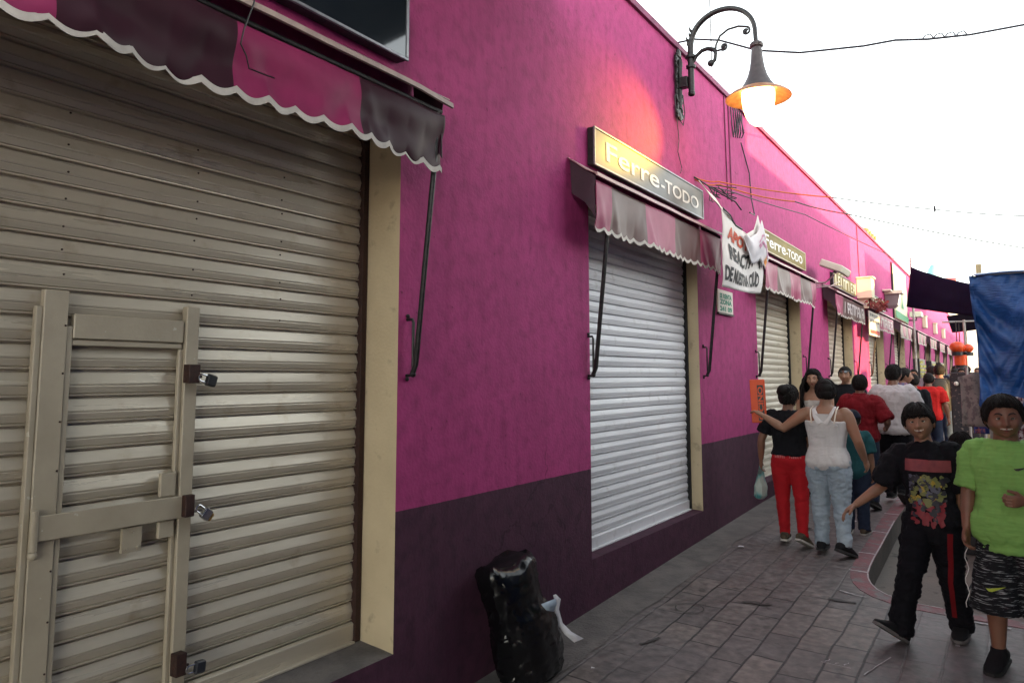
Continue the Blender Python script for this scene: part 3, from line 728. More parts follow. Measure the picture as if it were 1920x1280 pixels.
for k in range(40):
    s = MB(); c = Vector((random.uniform(-2.45, -2.15), random.uniform(16.9, 18.5), random.uniform(3.05, 3.26))); r = random.uniform(.035, .07)
    for q in range(6):
        d = Vector((random.gauss(0, 1), random.gauss(0, 1), random.gauss(0, 1))).normalized(); e = d.orthogonal().normalized()
        s.f([s.v(c), s.v(c + (d + e * .5) * r), s.v(c + d * r * 1.4), s.v(c + (d - e * .5) * r)])
    s.build('flower', mat('dark_red_paper', (.25, .035, .025), (.14, .02, .02), rough=.7, scale=30), t, smooth=False)
t = thing('wall_notice', 'small white notice with green print under the hanging white banner', 'notice', (XW, 7.9, 2.36))
s = MB(); s.box(XW + .003, XW + .02, 7.9, 8.42, 2.37, 2.62); s.build('board', M_NOTICE, t, smooth=False, bevel=.003)
s = MB(); MG = mat('notice_green', (.05, .25, .16), rough=.6)
for txt, zz in (('SE RENTA', 2.53), ('ZONA', 2.465), ('241 09', 2.39)): add_text(s, txt, lambda u, v: (XW + .0225, 7.95 + u, zz + v), .07, fit=.42, bold=.004)
s.build('print', MG, t, smooth=False)
s = MB(); s.box(XW + .003, XW + .03, 7.89, 8.43, 2.35, 2.367); s.build('frame', M_BLACKIRON, t, smooth=False)

# ------------------------------------------------------------------ the lit street lamp on the wall
LY = 6.86
lamp = thing('wall_lamp', 'lit ornate black wall lamp with a curled arm and bell shade reaching over the street', 'street lamp', (XW, LY, 4.25))
s = MB()
s.box(XW + .004, XW + .03, LY - .05, LY + .05, 4.25, 4.84)
for k in range(26):     # cast leaf edge of the wall plate
    a = k / 26; zz = lerp(4.22, 4.87, a)
    for d in (-1, 1):
        yy_ = LY + d * (.058 + .016 * math.sin(a * 24)); s.ball((XW + .03, yy_, zz), .012 + .006 * math.sin(k * 2.3), .02, .022, n=8)
s.ball((XW + .03, LY, 4.87), .02, .05, .045, n=10); s.ball((XW + .03, LY, 4.22), .02, .05, .045, n=10)
s.tube([(XW + .035, LY, 4.3), (XW + .045, LY, 4.8)], .02, 8)
s.build('wall_plate', M_BLACKIRON, lamp)
s = MB(); s.box(XW + .035, -2.475, LY - .035, LY + .035, 4.50, 4.61); s.build('wall_arm', M_BLACKIRON, lamp, smooth=False, bevel=.006)
s = MB()
s.tube([(-2.445, LY, 4.43), (-2.445, LY, 4.86)], .03, 14)
arc = []
for k in range(25):
    a = PI - (PI * 1.0) * k / 24
    arc.append((-2.13 + .315 * math.cos(a) + (.0 if k < 12 else .0), LY, 4.88 + .32 * max(0, math.sin(a)) ** .9))
arc[0] = (-2.445, LY, 4.82); arc[-1] = (-1.808, LY, 4.72)
s.tube(arc, [.03 - .009 * k / 24 for k in range(25)], 12)
s.tube([(-1.815, LY, 4.9), (-1.812, LY, 4.8), (-1.808, LY, 4.72)], .02, 10)
for zz, r in ((4.80, .05), (4.70, .047), (4.43, .034)): s.lathe([(.028, zz - .02), (r, zz - .012), (r, zz + .012), (.028, zz + .02)], (-2.445, LY, 0), 16)
# acanthus leaves on the arm
for k in range(4):
    a = R(176 - 8 * k); c = Vector((-2.13 + .315 * math.cos(a), LY, 4.88 + .32 * math.sin(a)))
    o = Vector((math.cos(a), 0, math.sin(a)))
    for d in (-1, 1):
        s.tube([c + o * .01, c + o * .03 * (1 if k % 2 else .6) + Vector((0, d * .03, .02)), c + o * .035 * (1 if k % 2 else .5) + Vector((0, d * .045, .045))], [.016, .012, .004], 6)
s.build('arm', M_BLACKIRON, lamp)
s = MB()
def spiral(cx, cz, r0, a0, turns, r1=.012, n=22, sgn=1): return [(cx + lerp(r0, r1, k / n) * math.cos(a0 + sgn * turns * 2 * PI * k / n), LY, cz + lerp(r0, r1, k / n) * math.sin(a0 + sgn * turns * 2 * PI * k / n)) for k in range(n + 1)]
s.tube([(-2.42, LY, 4.74), (-2.385, LY, 4.80), (-2.33, LY, 4.838), (-2.27, LY, 4.845), (-2.215, LY, 4.825), (-2.195, LY, 4.775), (-2.205, LY, 4.715), (-2.235, LY, 4.69)], [.014, .018, .02, .02, .018, .017, .018, .02], 10)
s.ball((-2.245, LY, 4.69), .034, .03, .034, n=12)
s.tube([(-2.20, LY, 4.77)] + [(-2.19, LY, 4.86), (-2.15, LY, 4.94), (-2.07, LY, 4.985), (-1.97, LY, 4.99), (-1.89, LY, 4.965)] + spiral(-1.90, 4.925, .038, .9, 1.1, sgn=-1), .011, 8)
s.tube([(-2.30, LY, 4.845), (-2.2, LY, 4.80)] + spiral(-2.115, 4.825, .036, -2.4, 1.2), .011, 8)
s.ball((-1.905, LY, 4.922), .018, .016, .018, n=8); s.ball((-2.115, LY, 4.825), .018, .016, .018, n=8)
s.build('scrollwork', M_BLACKIRON, lamp)
LX = -1.808
s = MB()
prof = [(.03, 4.80), (.052, 4.785), (.064, 4.765), (.06, 4.745), (.045, 4.735), (.05, 4.70), (.056, 4.62), (.068, 4.54), (.09, 4.46), (.12, 4.40), (.15, 4.355), (.165, 4.335)]
s.lathe(prof, (LX, LY, 0), 40); sh_ = s.build('bell_shade', mat('lamp_bell_metal', (.075, .06, .06), (.05, .04, .042), rough=.45, scale=20, metal=.3), lamp)
s = MB(); s.lathe([(.162, 4.336), (.20, 4.318), (.25, 4.292), (.292, 4.258), (.296, 4.247), (.288, 4.249), (.245, 4.278), (.20, 4.30), (.15, 4.312)], (LX, LY, 0), 48)
s.build('rim', mat('lamp_rim_copper', (.42, .20, .09), (.3, .13, .06), rough=.45, scale=20, metal=.2), lamp)
s = MB(); s.lathe([(.148, 4.312), (.150, 4.28), (.147, 4.22), (.136, 4.15), (.115, 4.08), (.085, 4.025), (.045, 3.992), (.002, 3.982)], (LX, LY, 0), 32)
gl = s.build('globe', emis('lit_lamp_globe', (1, .62, .20), 1.3), lamp)
lg = bpy.data.lights.new('lamp_light', 'SPOT'); lg.energy = 19; lg.color = (1, .60, .03); lg.shadow_soft_size = .1; lg.spot_size = R(52); lg.spot_blend = .8
lo = bpy.data.objects.new('lamp_light', lg); COL.objects.link(lo); lo.location = (LX - .02, LY - .02, 3.95)
LT = Vector((-2.6, 5.92, 3.87)); lo.rotation_euler = (LT - Vector(lo.location)).to_track_quat('-Z', 'Y').to_euler()
lo.parent = lamp; lo.location = Vector(lo.location) - Vector(lamp.location)

# ------------------------------------------------------------------ cables and ropes
def wire(name, label, pts, r, m, cat='cable', sag=0., n=16, group=None):
    P = [Vector(p) for p in pts]; out = []
    for a, b in zip(P, P[1:]):
        for k in range(n): 
            t_ = k / n; q = a.lerp(b, t_); q.z -= sag * 4 * t_ * (1 - t_); out.append(q)
    out.append(P[-1])
    s = MB(); s.tube(out, r, 6); return tag(s.build(name, m, None, loc=P[0]), label, cat, group)
M_CABLE = mat('black_cable', (.015, .015, .02), (.05, .045, .06), rough=.55, scale=30)
M_ORANGE = mat('orange_rope', (.65, .17, .03), (.5, .12, .03), rough=.7, scale=40)
M_THIN = mat('grey_wire', (.16, .155, .16), rough=.8, spec=.1)
tw = [(-2.62, 7.0, 5.05), (-2.45, 7.0, 5.04), (-2.2, 7.0, 4.965), (-1.838, 7.0, 4.77), (-1.473, 7.1, 4.695), (-1.25, 7.15, 4.685), (-.95, 7.25, 4.685), (-.70, 7.35, 4.715), (-.451, 7.5, 4.718), (-.126, 7.7, 4.755), (.282, 8.0, 4.86), (3.4, 9.5, 5.6)]
s = MB(); s.tube(tw, .010, 6)
for k in range(4):      # untidy splices
    y_ = 7.48 + k * .06; x_ = -.50 + k * .085
    s.tube([(x_, y_, 4.715 + .012 * k), (x_ + .03, y_ + .01, 4.755 + .01 * k), (x_ + .07, y_ + .02, 4.76 + .012 * k), (x_ + .09, y_ + .03, 4.725 + .012 * k)], .006, 5)
tag(s.build('power_cable', M_CABLE, None, loc=tw[0]), 'thick sagging cable with untidy splices crossing in front of the lamp bell', 'cable')
KN = Vector((-2.45, 7.45, 3.60))
wire('rope', 'orange rope running level from the wall knot out over the street', [(-2.6, 7.3, 3.72), KN + Vector((.02, .1, .1)), (-1.585, 9.0, 3.712)], .007, M_ORANGE, 'rope', .02)
wire('rope', 'orange rope sloping down from the wall knot to a small frayed tie', [(-2.6, 7.32, 3.70), KN + Vector((.03, .1, .07)), (-1.884, 8.5, 3.603)], .007, M_ORANGE, 'rope', .03)
wire('wire', 'upper thin grey wire against the white sky, carrying a tiny clip', [(-1.585, 9.0, 3.712), (-.6, 9.6, 3.56), (.226, 10.0, 3.459), (3, 11.5, 3.5)], .007, M_THIN, sag=.01)
wire('wire', 'lower thin grey wire against the white sky, below the one with the clip', [(-1.884, 8.5, 3.603), (-1.4, 8.8, 3.46), (.205, 10.0, 3.098), (3, 12, 3.0)], .007, M_THIN, sag=.015)
s = MB(); s.box(-.62, -.60, 9.58, 9.60, 3.53, 3.60); tag(s.build('wire_clip', M_CABLE, None, smooth=False, loc=(-.6, 9.6, 3.55)), 'tiny dark clip on the upper grey wire', 'clip')
wire('wire', 'dark thin wire along the magenta wall from the rope knot to the navy tarp corner', [KN + Vector((.1, .1, .0)), (-2.2, 10.5, 3.86), (-1.865, 15.0, 3.966), (-1.837, 20.0, 4.28)], .006, M_CABLE, sag=.01)
s = MB()
for k in range(9):
    p = KN + Vector((random.uniform(-.06, .06), random.uniform(-.1, .22), random.uniform(-.03, .05))); q = p + Vector((random.uniform(-.02, .2), random.uniform(.05, .25), random.uniform(-.12, .02)))
    m_ = p.lerp(q, .5) + Vector((random.uniform(-.05, .05), 0, random.uniform(-.06, .05))); s.tube([p, m_, q], .006, 5)
for k in range(2):
    c = KN + Vector((.0, -.05 + .07 * k, -.07)); s.tube([c + Vector((.02 * math.sin(a), .05 * math.cos(a), .06 * math.sin(a))) for a in [2 * PI * q / 14 for q in range(15)]], .005, 5)
s.tube([(XW, 7.3, 3.72), KN, KN + Vector((.12, .35, -.08)), KN + Vector((.16, .42, -.16))], .008, 6)
tag(s.build('wire_knot', M_CABLE, None, loc=KN), 'tangled knot of dark wires and ties beside the first lettered sign', 'wire')
# cable coil and drop on the wall under the lamp globe
s = MB()
for k in range(5):
    y_ = 8.55 + .085 * k; s.tube([(XW + .02, y_, 4.9), (XW + .03 + .01 * k, y_ + .01, 4.62), (XW + .03, y_ + .05, 4.49 + .02 * k), (XW + .03, y_ + .11, 4.62), (XW + .02, y_ + .1, 4.9)], .007, 6)
tag(s.build('cable_coil', M_CABLE, None, loc=(XW, 8.8, 4.6)), 'bundle of looped black cable hanging on the wall below the lamp globe', 'cable')
wire('cable', 'black cable dropping from the looped bundle down to the white banner', [(XW + .03, 8.9, 4.5), (XW + .02, 9.25, 4.2), (XW + .02, 9.3, 3.9), (-2.45, 8.95, 3.6), (-2.2, 7.86, 3.4)], .008, M_CABLE)
for k, (y_, l) in enumerate(((8.35, 'left of two thin magenta conduits on the wall below the lamp'), (8.5, 'right of two thin magenta conduits on the wall below the lamp'))):
    wire('conduit', l, [(XW + .008, y_, 4.92), (XW + .008, y_ + .04, 3.7)], .007, M_CAP, 'pipe')
wire('cable', 'thin black wire wiggling down the orange-lit wall from the lamp plate', [(XW + .02, 6.80, 4.22), (XW + .015, 6.86, 3.98), (XW + .015, 6.82, 3.86), (XW + .015, 6.92, 3.72), (XW + .015, 6.88, 3.66)], .004, M_CABLE)
s = MB(); s.tube([(XW + .02, 6.86, 4.55), (XW + .02, 6.76, 4.4), (XW + .02, 6.78, 4.22), (XW + .03, 6.95, 4.16), (XW + .03, 7.0, 4.3), (XW + .04, 6.93, 4.45)], .005, 6)
tag(s.build('cable', M_CABLE, None, loc=(XW, 6.86, 4.3)), 'loop of thin black cable around the lamp wall plate', 'cable')
wire('cable', 'thin vertical wire down the magenta wall near the cream sunlit box', [(XW + .01, 17.35, 4.92), (XW + .01, 17.4, 3.76)], .012, M_CAP)
s = MB(); s.tube([(-2.93, 9, 4.85), (-2.945, 9, 7.6)], .008, 6); s.tube([(-2.95, 9.12, 4.85), (-2.95, 9.12, 5.4)], .006, 6)
tag(s.build('antenna_mast', M_THIN, None, loc=(-2.93, 9, 4.9)), 'thin upright antenna rod on the roof behind the lamp arm', 'antenna')

# ------------------------------------------------------------------ hanging banner
ban = thing('hanging_banner', 'torn white cloth banner with red and black lettering hanging in front of the second awning', 'banner', (-2.3, 7.5, 2.5))
def bpt(u, v):
    """u along the cloth (near end 0), v up"""
    y = lerp(6.86, 8.12 + .22 * v, u); x = -2.2 + .02 * math.sin(u * 7 + v * 2) + .03 * noise.noise((u * 2.5, v * 3, 4)) + .03 * (1 - abs(2 * u - 1))
    top = interp(u, [0, .08, .3, .55, .7, .8, .9, 1], [3.27, 3.23, 3.17, 3.14, 3.22, 3.40, 3.22, 3.06])
    zb_ = 2.512 + .05 * u - .02 * math.sin(PI * u)
    return Vector((x, y, lerp(zb_, top, v) + .0))
s = MB(); s.grid(bpt, 40, 24)
s.build('cloth', mat('banner_cloth', (.74, .71, .68), (.64, .60, .58), rough=.75, scale=5, bump=.1, bscale=8), ban, solid=.004)
# the upper near corner, pulled up to the wall knot
s = MB()
A_, B2, C2 = Vector((-2.45, 7.02, 3.60)), bpt(0, .96), bpt(.45, .97)
def tri(u, v):
    p = A_.lerp(B2.lerp(C2, u), v); p.x += .02 * math.sin(u * 6) * v + .02 * noise.noise((u * 3, v * 3, 1)); return p
s.grid(tri, 10, 12); s.build('pulled_corner', mat('banner_cloth', (.62, .58, .55)), ban, solid=.004)
# folded flap that hangs over the print
s = MB()
def flap(u, v):
    e = interp(u, [0, .15, .4, .62, .85, 1], [.86, .66, .48, .42, .46, .55])
    p = bpt(.40 + .60 * u, lerp(.93, e, v)); p.x += .035 + .03 * math.sin(PI * min(1, v * 1.2)) + .01 * math.sin(u * 11); return p
s.grid(flap, 24, 12); fl = s.build('folded_flap', mat('flap_cloth', (.70, .67, .70), (.6, .58, .62), rough=.7, scale=6), ban, solid=.004)
s = MB(); MR = mat('banner_red', (.50, .07, .03), rough=.7)
def on(fn2, d=.007):
    def f(u, v): p = fn2(u, v); return (p.x + d, p.y, p.z)
    return f
bo = on(bpt)
add_text(s, 'APOYO', lambda u, v: bo(.10 + u * .62, .70 + v), .24, fit=1.0, bold=.012, shear=.15)
s.build('red_print', MR, ban, smooth=False)
s = MB()
for k in range(26):
    u = random.uniform(.5, .93); v = random.uniform(.28, .55); w = random.uniform(.02, .06); f = on(flap, .007)
    s.quad(f(u, v), f(u + w, v), f(u + w, v + .06), f(u, v + .06))
s.build('pink_print', mat('banner_pink', (.55, .2, .36), rough=.7), fl, smooth=False)
s = MB(); f = on(flap, .007)
for (u, v, w, h) in ((.86, .6, .12, .3), (.8, .8, .1, .14), (.9, .9, .08, .08)): s.quad(f(u, v), f(u + w, v + .04), f(u + w * .9, v + h), f(u + .01, v + h * .8))
s.build('orange_print', mat('banner_orange', (.75, .25, .03), rough=.7), fl, smooth=False)
s = MB(); MK = mat('banner_black', (.015, .014, .016), rough=.7)
add_text(s, 'REACTIVA', lambda u, v: bo(.10 + u * .8, .40 + v), .30, fit=1.0, bold=.012, shear=.15)
add_text(s, 'DE NUESTRA CIUD', lambda u, v: bo(.02 + u * .88, .10 + v), .26, fit=1.0, bold=.010, shear=.15)
s.build('black_print', MK, ban, smooth=False)
s = MB(); s.tube([bpt(.02, 1), bpt(.15, 1.0) + Vector((.01, 0, .02)), bpt(.3, 1), bpt(.45, 1.02)], .012, 6); s.tube([A_, A_ + Vector((.06, .12, -.12)), bpt(.12, .99)], .006, 5); s.build('tie_cord', M_CABLE, ban)

# ------------------------------------------------------------------ trash bag at the foot of the wall
M_BAG = mat('black_plastic_bag', (.003, .003, .004), (.005, .005, .006), rough=.24, scale=6, bump=.2, bscale=14, spec=.4)
bag = MB()
rsx = []
BX, BY = -2.37, 3.83
for i in range(46):
    v = i / 45; z = .66 * v
    yl = interp(v, [0, .04, .2, .5, .62, .7, .9, .97, 1], [3.60, 3.575, 3.55, 3.51, 3.485, 3.465, 3.44, 3.44, 3.46])
    yr = interp(v, [0, .05, .25, .45, .58, .66, .8, .97, 1], [3.98, 4.03, 4.02, 3.98, 3.93, 3.885, 3.875, 3.865, 3.84])
    dpt = interp(v, [0, .05, .3, .55, .66, .9, .97, 1], [.12, .15, .155, .14, .12, .12, .11, .07])
    cy = (yl + yr) / 2; w = (yr - yl) / 2; cx = -2.39 + interp(v, [0, .5, 1], [0, -.02, -.08])
    ring = []
    for j in range(70):
        a = 2 * PI * j / 70 + .03 * (i % 2); ca, sa = math.cos(a), math.sin(a)
        k = 1 + .05 * noise.noise((ca * 2.2, sa * 2.2, z * 4)) + .05 * abs(noise.noise((ca * 4, sa * 4, z * 9 + 4))) + .06 * abs(noise.noise((ca * 9, sa * 9, z * 20))) + .035 * abs(noise.noise((ca * 20, sa * 20, z * 34))) - .05 * abs(noise.noise((ca * 3 + 5, sa * 3, z * 26)))
        zz = z + (.025 * noise.noise((ca * 1.5, sa * 1.5, 3))) * v + (.035 * sstep(-.1, .2, sa) - .015) * sstep(.7, 1, v)
        q = abs(ca) ** .75 * (1 if ca > 0 else -1)
        k += .07 * abs(noise.noise((ca * 7, sa * 7, z * 3 + 9))) - .05 * abs(noise.noise((ca * 4 + 3, sa * 4, z * 16))) + random.uniform(-.007, .007); ring.append((max(XW + .012, cx + dpt * k * q), cy + w * k * sa, G(BX, BY) + max(.002, zz + random.uniform(-.004, .004))))
    rsx.append(ring)
bag.rings(rsx)
bo_ = bag.build('trash_bag', M_BAG, None, loc=(BX, BY, G(BX, BY)), sharp=50)
tag(bo_, 'tall shiny black plastic trash bag leaning against the purple base of the wall', 'trash bag')
s = MB()
pts = [(-2.31, 3.93, .40), (-2.30, 3.95, .365), (-2.305, 3.945, .31), (-2.29, 3.96, .23), (-2.26, 4.00, .17), (-2.21, 4.04, .125)]; ws = [.010, .022, .016, .018, .026, .036]
L_ = [s.v((p[0] - .3 * w, p[1] - w, p[2] + .1 * w)) for p, w in zip(pts, ws)]; R_ = [s.v((p[0] + .3 * w, p[1] + w, p[2] + .25 * w)) for p, w in zip(pts, ws)]
for i in range(5): s.f([L_[i], L_[i + 1], R_[i + 1], R_[i]])
tag(s.build('paper_strip', mat('white_paper', (.72, .70, .72), (.6, .58, .6), rough=.8, scale=20), None, solid=.003, loc=(-2.2, 4.05, .2)), 'torn white paper strip curling off the side of the black trash bag', 'paper')
s = MB(); s.f([s.v(p) for p in ((-2.262, 3.70, .412), (-2.262, 3.86, .405), (-2.250, 3.85, .38), (-2.24, 3.80, .35), (-2.250, 3.74, .37))])
tag(s.build('plastic_scrap', mat('pale_blue_plastic', (.35, .42, .5), rough=.4), None, solid=.003, loc=(-2.2, 3.88, .38)), 'pale blue plastic scrap showing through a tear in the black trash bag', 'plastic')
# litter
LIT = [((-2.13, 4.06), .012, 'crumpled white scrap on the ground beside the trash bag'), ((-1.98, 8.0), .05, 'flat pale litter lying by the wall base behind the walking couple'), ((-1.82, 8.3), .03, 'small dark leaf of litter on the pavement behind the couple'),
       ((-1.50, 8.9), .04, 'small white paper scrap on the pavement beyond the couple'), ((-2.02, 9.9), .05, 'pale wrapper at the foot of the purple wall'), ((-2.2, 7.2), .03, 'pale bottle cap near the wall under the galvanised shutter')]
for (x_, y_), r, l in LIT:
    s = MB(); n_ = 7
    c = s.v((x_, y_, G(x_, y_) + .012 + r * .25)); rg = [s.v((x_ + r * random.uniform(.6, 1.1) * math.cos(2 * PI * k / n_), y_ + r * random.uniform(.6, 1.3) * math.sin(2 * PI * k / n_), G(x_, y_) + random.uniform(.008, .02))) for k in range(n_)]
    for k in range(n_): s.f([c, rg[k], rg[(k + 1) % n_]])
    tag(s.build('litter', MATS['white_paper'] if 'dark' not in l else MATS['dark_stain'], None, smooth=False, solid=.002, loc=(x_, y_, G(x_, y_))), l, 'litter')
for (x_, y_), r, l in [((-.33, 7.6), .05, 'white crumpled paper lying on the road near the seated woman'), ((-.18, 7.0), .07, 'pale paper scrap on the road beside the boy in green')]:
    s = MB(); n_ = 7; z_ = G(x_, y_) - RD
    c = s.v((x_, y_, z_ + .03)); rg = [s.v((x_ + r * random.uniform(.6, 1.1) * math.cos(2 * PI * k / n_), y_ + r * random.uniform(.6, 1.3) * math.sin(2 * PI * k / n_), z_ + random.uniform(.01, .025))) for k in range(n_)]
    for k in range(n_): s.f([c, rg[k], rg[(k + 1) % n_]])
    tag(s.build('litter', MATS['white_paper'], None, smooth=False, solid=.002, loc=(x_, y_, z_)), l, 'litter')

# ------------------------------------------------------------------ stall on the road under the blue tarp
M_TARP = mat('blue_tarp', (.010, .075, .27), (.007, .05, .19), rough=.42, scale=3, detail=6, stretch=(1, 1, 2), bump=.5, bscale=14, bstretch=(1, 1, 5), c3=(.03, .13, .36), s3=24, lo3=.62, hi3=.8)
M_NAVY = mat('navy_tarp', (.004, .005, .022), (.003, .004, .016), rough=.9, scale=5, bump=.15, bscale=10, spec=.02)
st = thing('market_stall', 'street stall wrapped in a creased blue tarp at the right edge of the photo', 'stall', (1.2, 8.6, -.2))
def tarpf(u, v):
    x = lerp(-.25, 3.2, u); y = 8.05 + .14 * noise.noise((u * 7, v * 2.5, 2)) + .07 * noise.noise((u * 22 + v * 6, v * 4, 7)) + .035 * abs(noise.noise((u * 40 - v * 9, v * 7, 1))) - .25 * max(0, .25 - v) * 2
    bot = interp(x, [-.25, -.2, -.12, -.03, .05, .13, .22, .6, 3.2], [1.42, 1.36, 1.16, 1.2, 1.26, 1.52, 1.62, 1.5, 1.4]); top = 2.6 + .03 * noise.noise((u * 9, 1, 1)) + .03 * u
    return (x + .02 * math.sin(v * 5) * (1 - u) + .03 * noise.noise((v * 3, 2, 2)) * (1 - min(1, u * 4)), y, lerp(bot, top, v))
s = MB(); s.grid(tarpf, 220, 60)
s.grid(lambda u, v: (-.25 + .03 * noise.noise((u * 5, v * 3, 5)) + .02 * (1 - v), lerp(8.06, 10.6, u), lerp(1.45 - .25 * u, 2.6, v)), 20, 14)
s.grid(lambda u, v: (lerp(-.25, 3.2, u), lerp(8.05, 10.6, v), 2.6 + .12 * math.sin(PI * v) + .03 * u + .03 * noise.noise((u * 6, v * 4, 0))), 24, 14)
s.build('tarp', M_TARP, st, sharp=60, solid=.006)
s = MB()
for x_, y_ in ((-.17, 8.2), (-.17, 10.5), (3.1, 8.2), (3.1, 10.5)): s.tube([(x_, y_, G(x_, y_) - RD), (x_, y_, 2.58)], .02, 8)
for z_ in (2.55, 1.9): s.tube([(-.17, 8.2, z_), (3.1, 8.2, z_)], .016, 8); s.tube([(-.17, 8.2, z_), (-.17, 10.5, z_)], .016, 8)
s.tube([(-.2, 8.15, 1.02), (3.1, 8.15, 1.02)], .012, 8)
s.build('frame', mat('stall_poles', (.5, .5, .48), (.35, .33, .3), rough=.4, metal=.4, scale=12), st)
s = MB(); s.box(-.05, 3.0, 8.5, 10.4, .55, .62); s.build('table', mat('stall_table', (.08, .05, .04), rough=.7), st, smooth=False, bevel=.01)
s = MB(); s.grid(lambda u, v: (lerp(-.06, 3.0, u), 8.44 + .03 * math.sin(u * 40), lerp(G(1, 8.4) - RD + .05, .63, v)), 60, 4); s.build('table_skirt', mat('table_skirt', (.03, .012, .016), (.06, .02, .03), rough=.8, scale=12), st)
# clothes hanging in the stall
CL = [('patterned grey shirt hanging at the corner of the blue stall', -.33, 9.9, .30, 1.12, 1.72, (.30, .25, .23), (.16, .13, .13)), ('dark red and white printed shirt hanging under the blue tarp at the right edge', .03, 8.0, .34, .98, 1.5, (.10, .012, .02), (.5, .42, .42)),
      ('blue and pink printed shirt hanging behind the seated woman', -.26, 10.3, .25, 1.02, 1.22, (.04, .08, .32), (.55, .22, .22)), ('black printed shirt hanging beside the red one at the right edge', .42, 8.05, .34, .98, 1.5, (.012, .012, .015), (.3, .02, .03))]
for l, x_, y_, w, z0, z1, c1, c2 in CL:
    s = MB()
    s.grid(lambda u, v: (x_ + (u - .5) * w * (1.15 if v > .8 else 1), y_ + .03 * math.sin(u * 9 + v) + .02 * noise.noise((u * 4, v * 4, x_)), lerp(z0, z1 - .05 * abs(2 * u - 1) * sstep(.85, 1, v), v)), 14, 14)
    h = s.build('hanging_shirt', mat('cloth_' + l.split()[0] + l.split()[1], c1, c2, rough=.85, scale=18, lo=.5, hi=.58), None, solid=.012, loc=(x_, y_, z1))
    tag(h, l, 'shirt', 'shirts hanging in the stall')
# navy tarps slung across the street
def sheet(name, label, c, m, nu=24, nv=12, sag=.1, seed=0, group='navy tarps slung over the street'):
    a, b, c_, d = [Vector(p) for p in c]
    s = MB()
    def f(u, v):
        p = a.lerp(b, u).lerp(d.lerp(c_, u), v); p.z -= sag * 4 * u * (1 - u) * (1 - v * .6); p.y += .08 * noise.noise((u * 4, v * 3, seed)); return p
    s.grid(f, nu, nv); return tag(s.build(name, m, None, sharp=60, solid=.008, loc=a), label, 'tarp', group)
sheet('shade_tarp', 'large dark navy tarp slung between the wall and the blue stall', [(-1.837, 20, 4.28), (-.30, 14.0, 3.12), (-.30, 14.05, 2.62), (-1.974, 20, 3.327)], M_NAVY, sag=.05)
sheet('shade_tarp', 'smaller black tarp below the large navy one, beside the blue stall', [(-1.391, 24, 3.352), (-.35, 17, 2.98), (-.35, 17.1, 2.6), (-1.28, 24, 2.88)], M_NAVY, seed=5, sag=.02)
s = MB(); s.tube([(-1.837, 20, G(-1.8, 20) - RD), (-1.837, 20, 4.5)], .025, 8)
tag(s.build('tarp_pole', mat('stall_poles', (.5, .5, .48)), None, loc=(-1.837, 20, 0)), 'thin pole that holds the top corner of the navy tarp', 'pole')
s = MB(); s.tube([(-.33, 14, G(0, 14) - RD), (-.33, 14, 3.45)], .025, 8); s.box(-.37, -.29, 13.96, 14.04, 3.3, 3.46)
tag(s.build('tarp_pole', mat('yellowish_pole', (.45, .38, .2)), None, loc=(-.33, 14, 0)), 'short yellowish pole end rising beside the blue tarp', 'pole')
# orange lanterns / buckets hanging beyond the stall
M_OR = mat('orange_plastic', (.75, .09, .015), (.6, .06, .01), rough=.35, scale=8)
for l, x_, y_, z_, r, k in (('round orange lantern, largest of the bunch hanging left of the blue tarp', -.74, 15, 2.18, .12, 0), ('orange patterned lantern nearest to the blue tarp', -.60, 15.1, 2.16, .10, 0), ('short orange lantern hanging lowest of the bunch', -.70, 15.05, 1.95, .10, 1)):
    t = thing('hanging_lantern', l, 'lantern', (x_, y_, z_), 'orange lanterns hanging by the stall')
    s = MB()
    if k == 0: s.ball((x_, y_, z_), r, r, r * .8, n=20)
    else: s.lathe([(.02, z_ + .1), (r, z_ + .09), (r * .95, z_ - .08), (.02, z_ - .1)], (x_, y_, 0), 20)
    s.build('shade', M_OR, t)
    s = MB(); s.lathe([(.03, z_ - r * .8 - .05), (.09, z_ - r * .8 - .05), (.09, z_ - r * .7), (.03, z_ - r * .7)], (x_, y_, 0), 14); s.build('cap', M_LOCKBLK, t)
    s = MB(); s.tube([(x_, y_, z_ + r * .7), (x_, y_, 2.62)], .008, 6); s.build('cord', M_LOCKBLK, t)
s = MB(); s.tube([(-.95, 15.05, 2.62), (3, 15.05, 2.62)], .015, 8); s.tube([(-.62, 15.05, G(0, 15) - RD), (-.62, 15.05, 2.65)], .02, 8)
tag(s.build('lantern_rail', MATS['stall_poles'], None, loc=(-.62, 15.05, 0)), 'thin rail and post that the orange lanterns hang from', 'rail')
t = thing('goods_rack', 'dark rack of mixed goods below the orange lanterns', 'rack', (-.72, 15.4, 0))
s = MB(); s.box(-.9, -.42, 15.3, 15.7, G(0, 15) - RD, 1.75); s.build('rack', mat('dark_goods', (.03, .025, .03), (.3, .22, .18), rough=.7, scale=20, lo=.58, hi=.66), t, smooth=False, bevel=.02)
s = MB()
for k in range(5): s.ball((-.8 + .09 * k, 15.25, 1.55 + .05 * (k % 2)), .04, n=8)
s.build('white_goods', M_NOTICE, t)
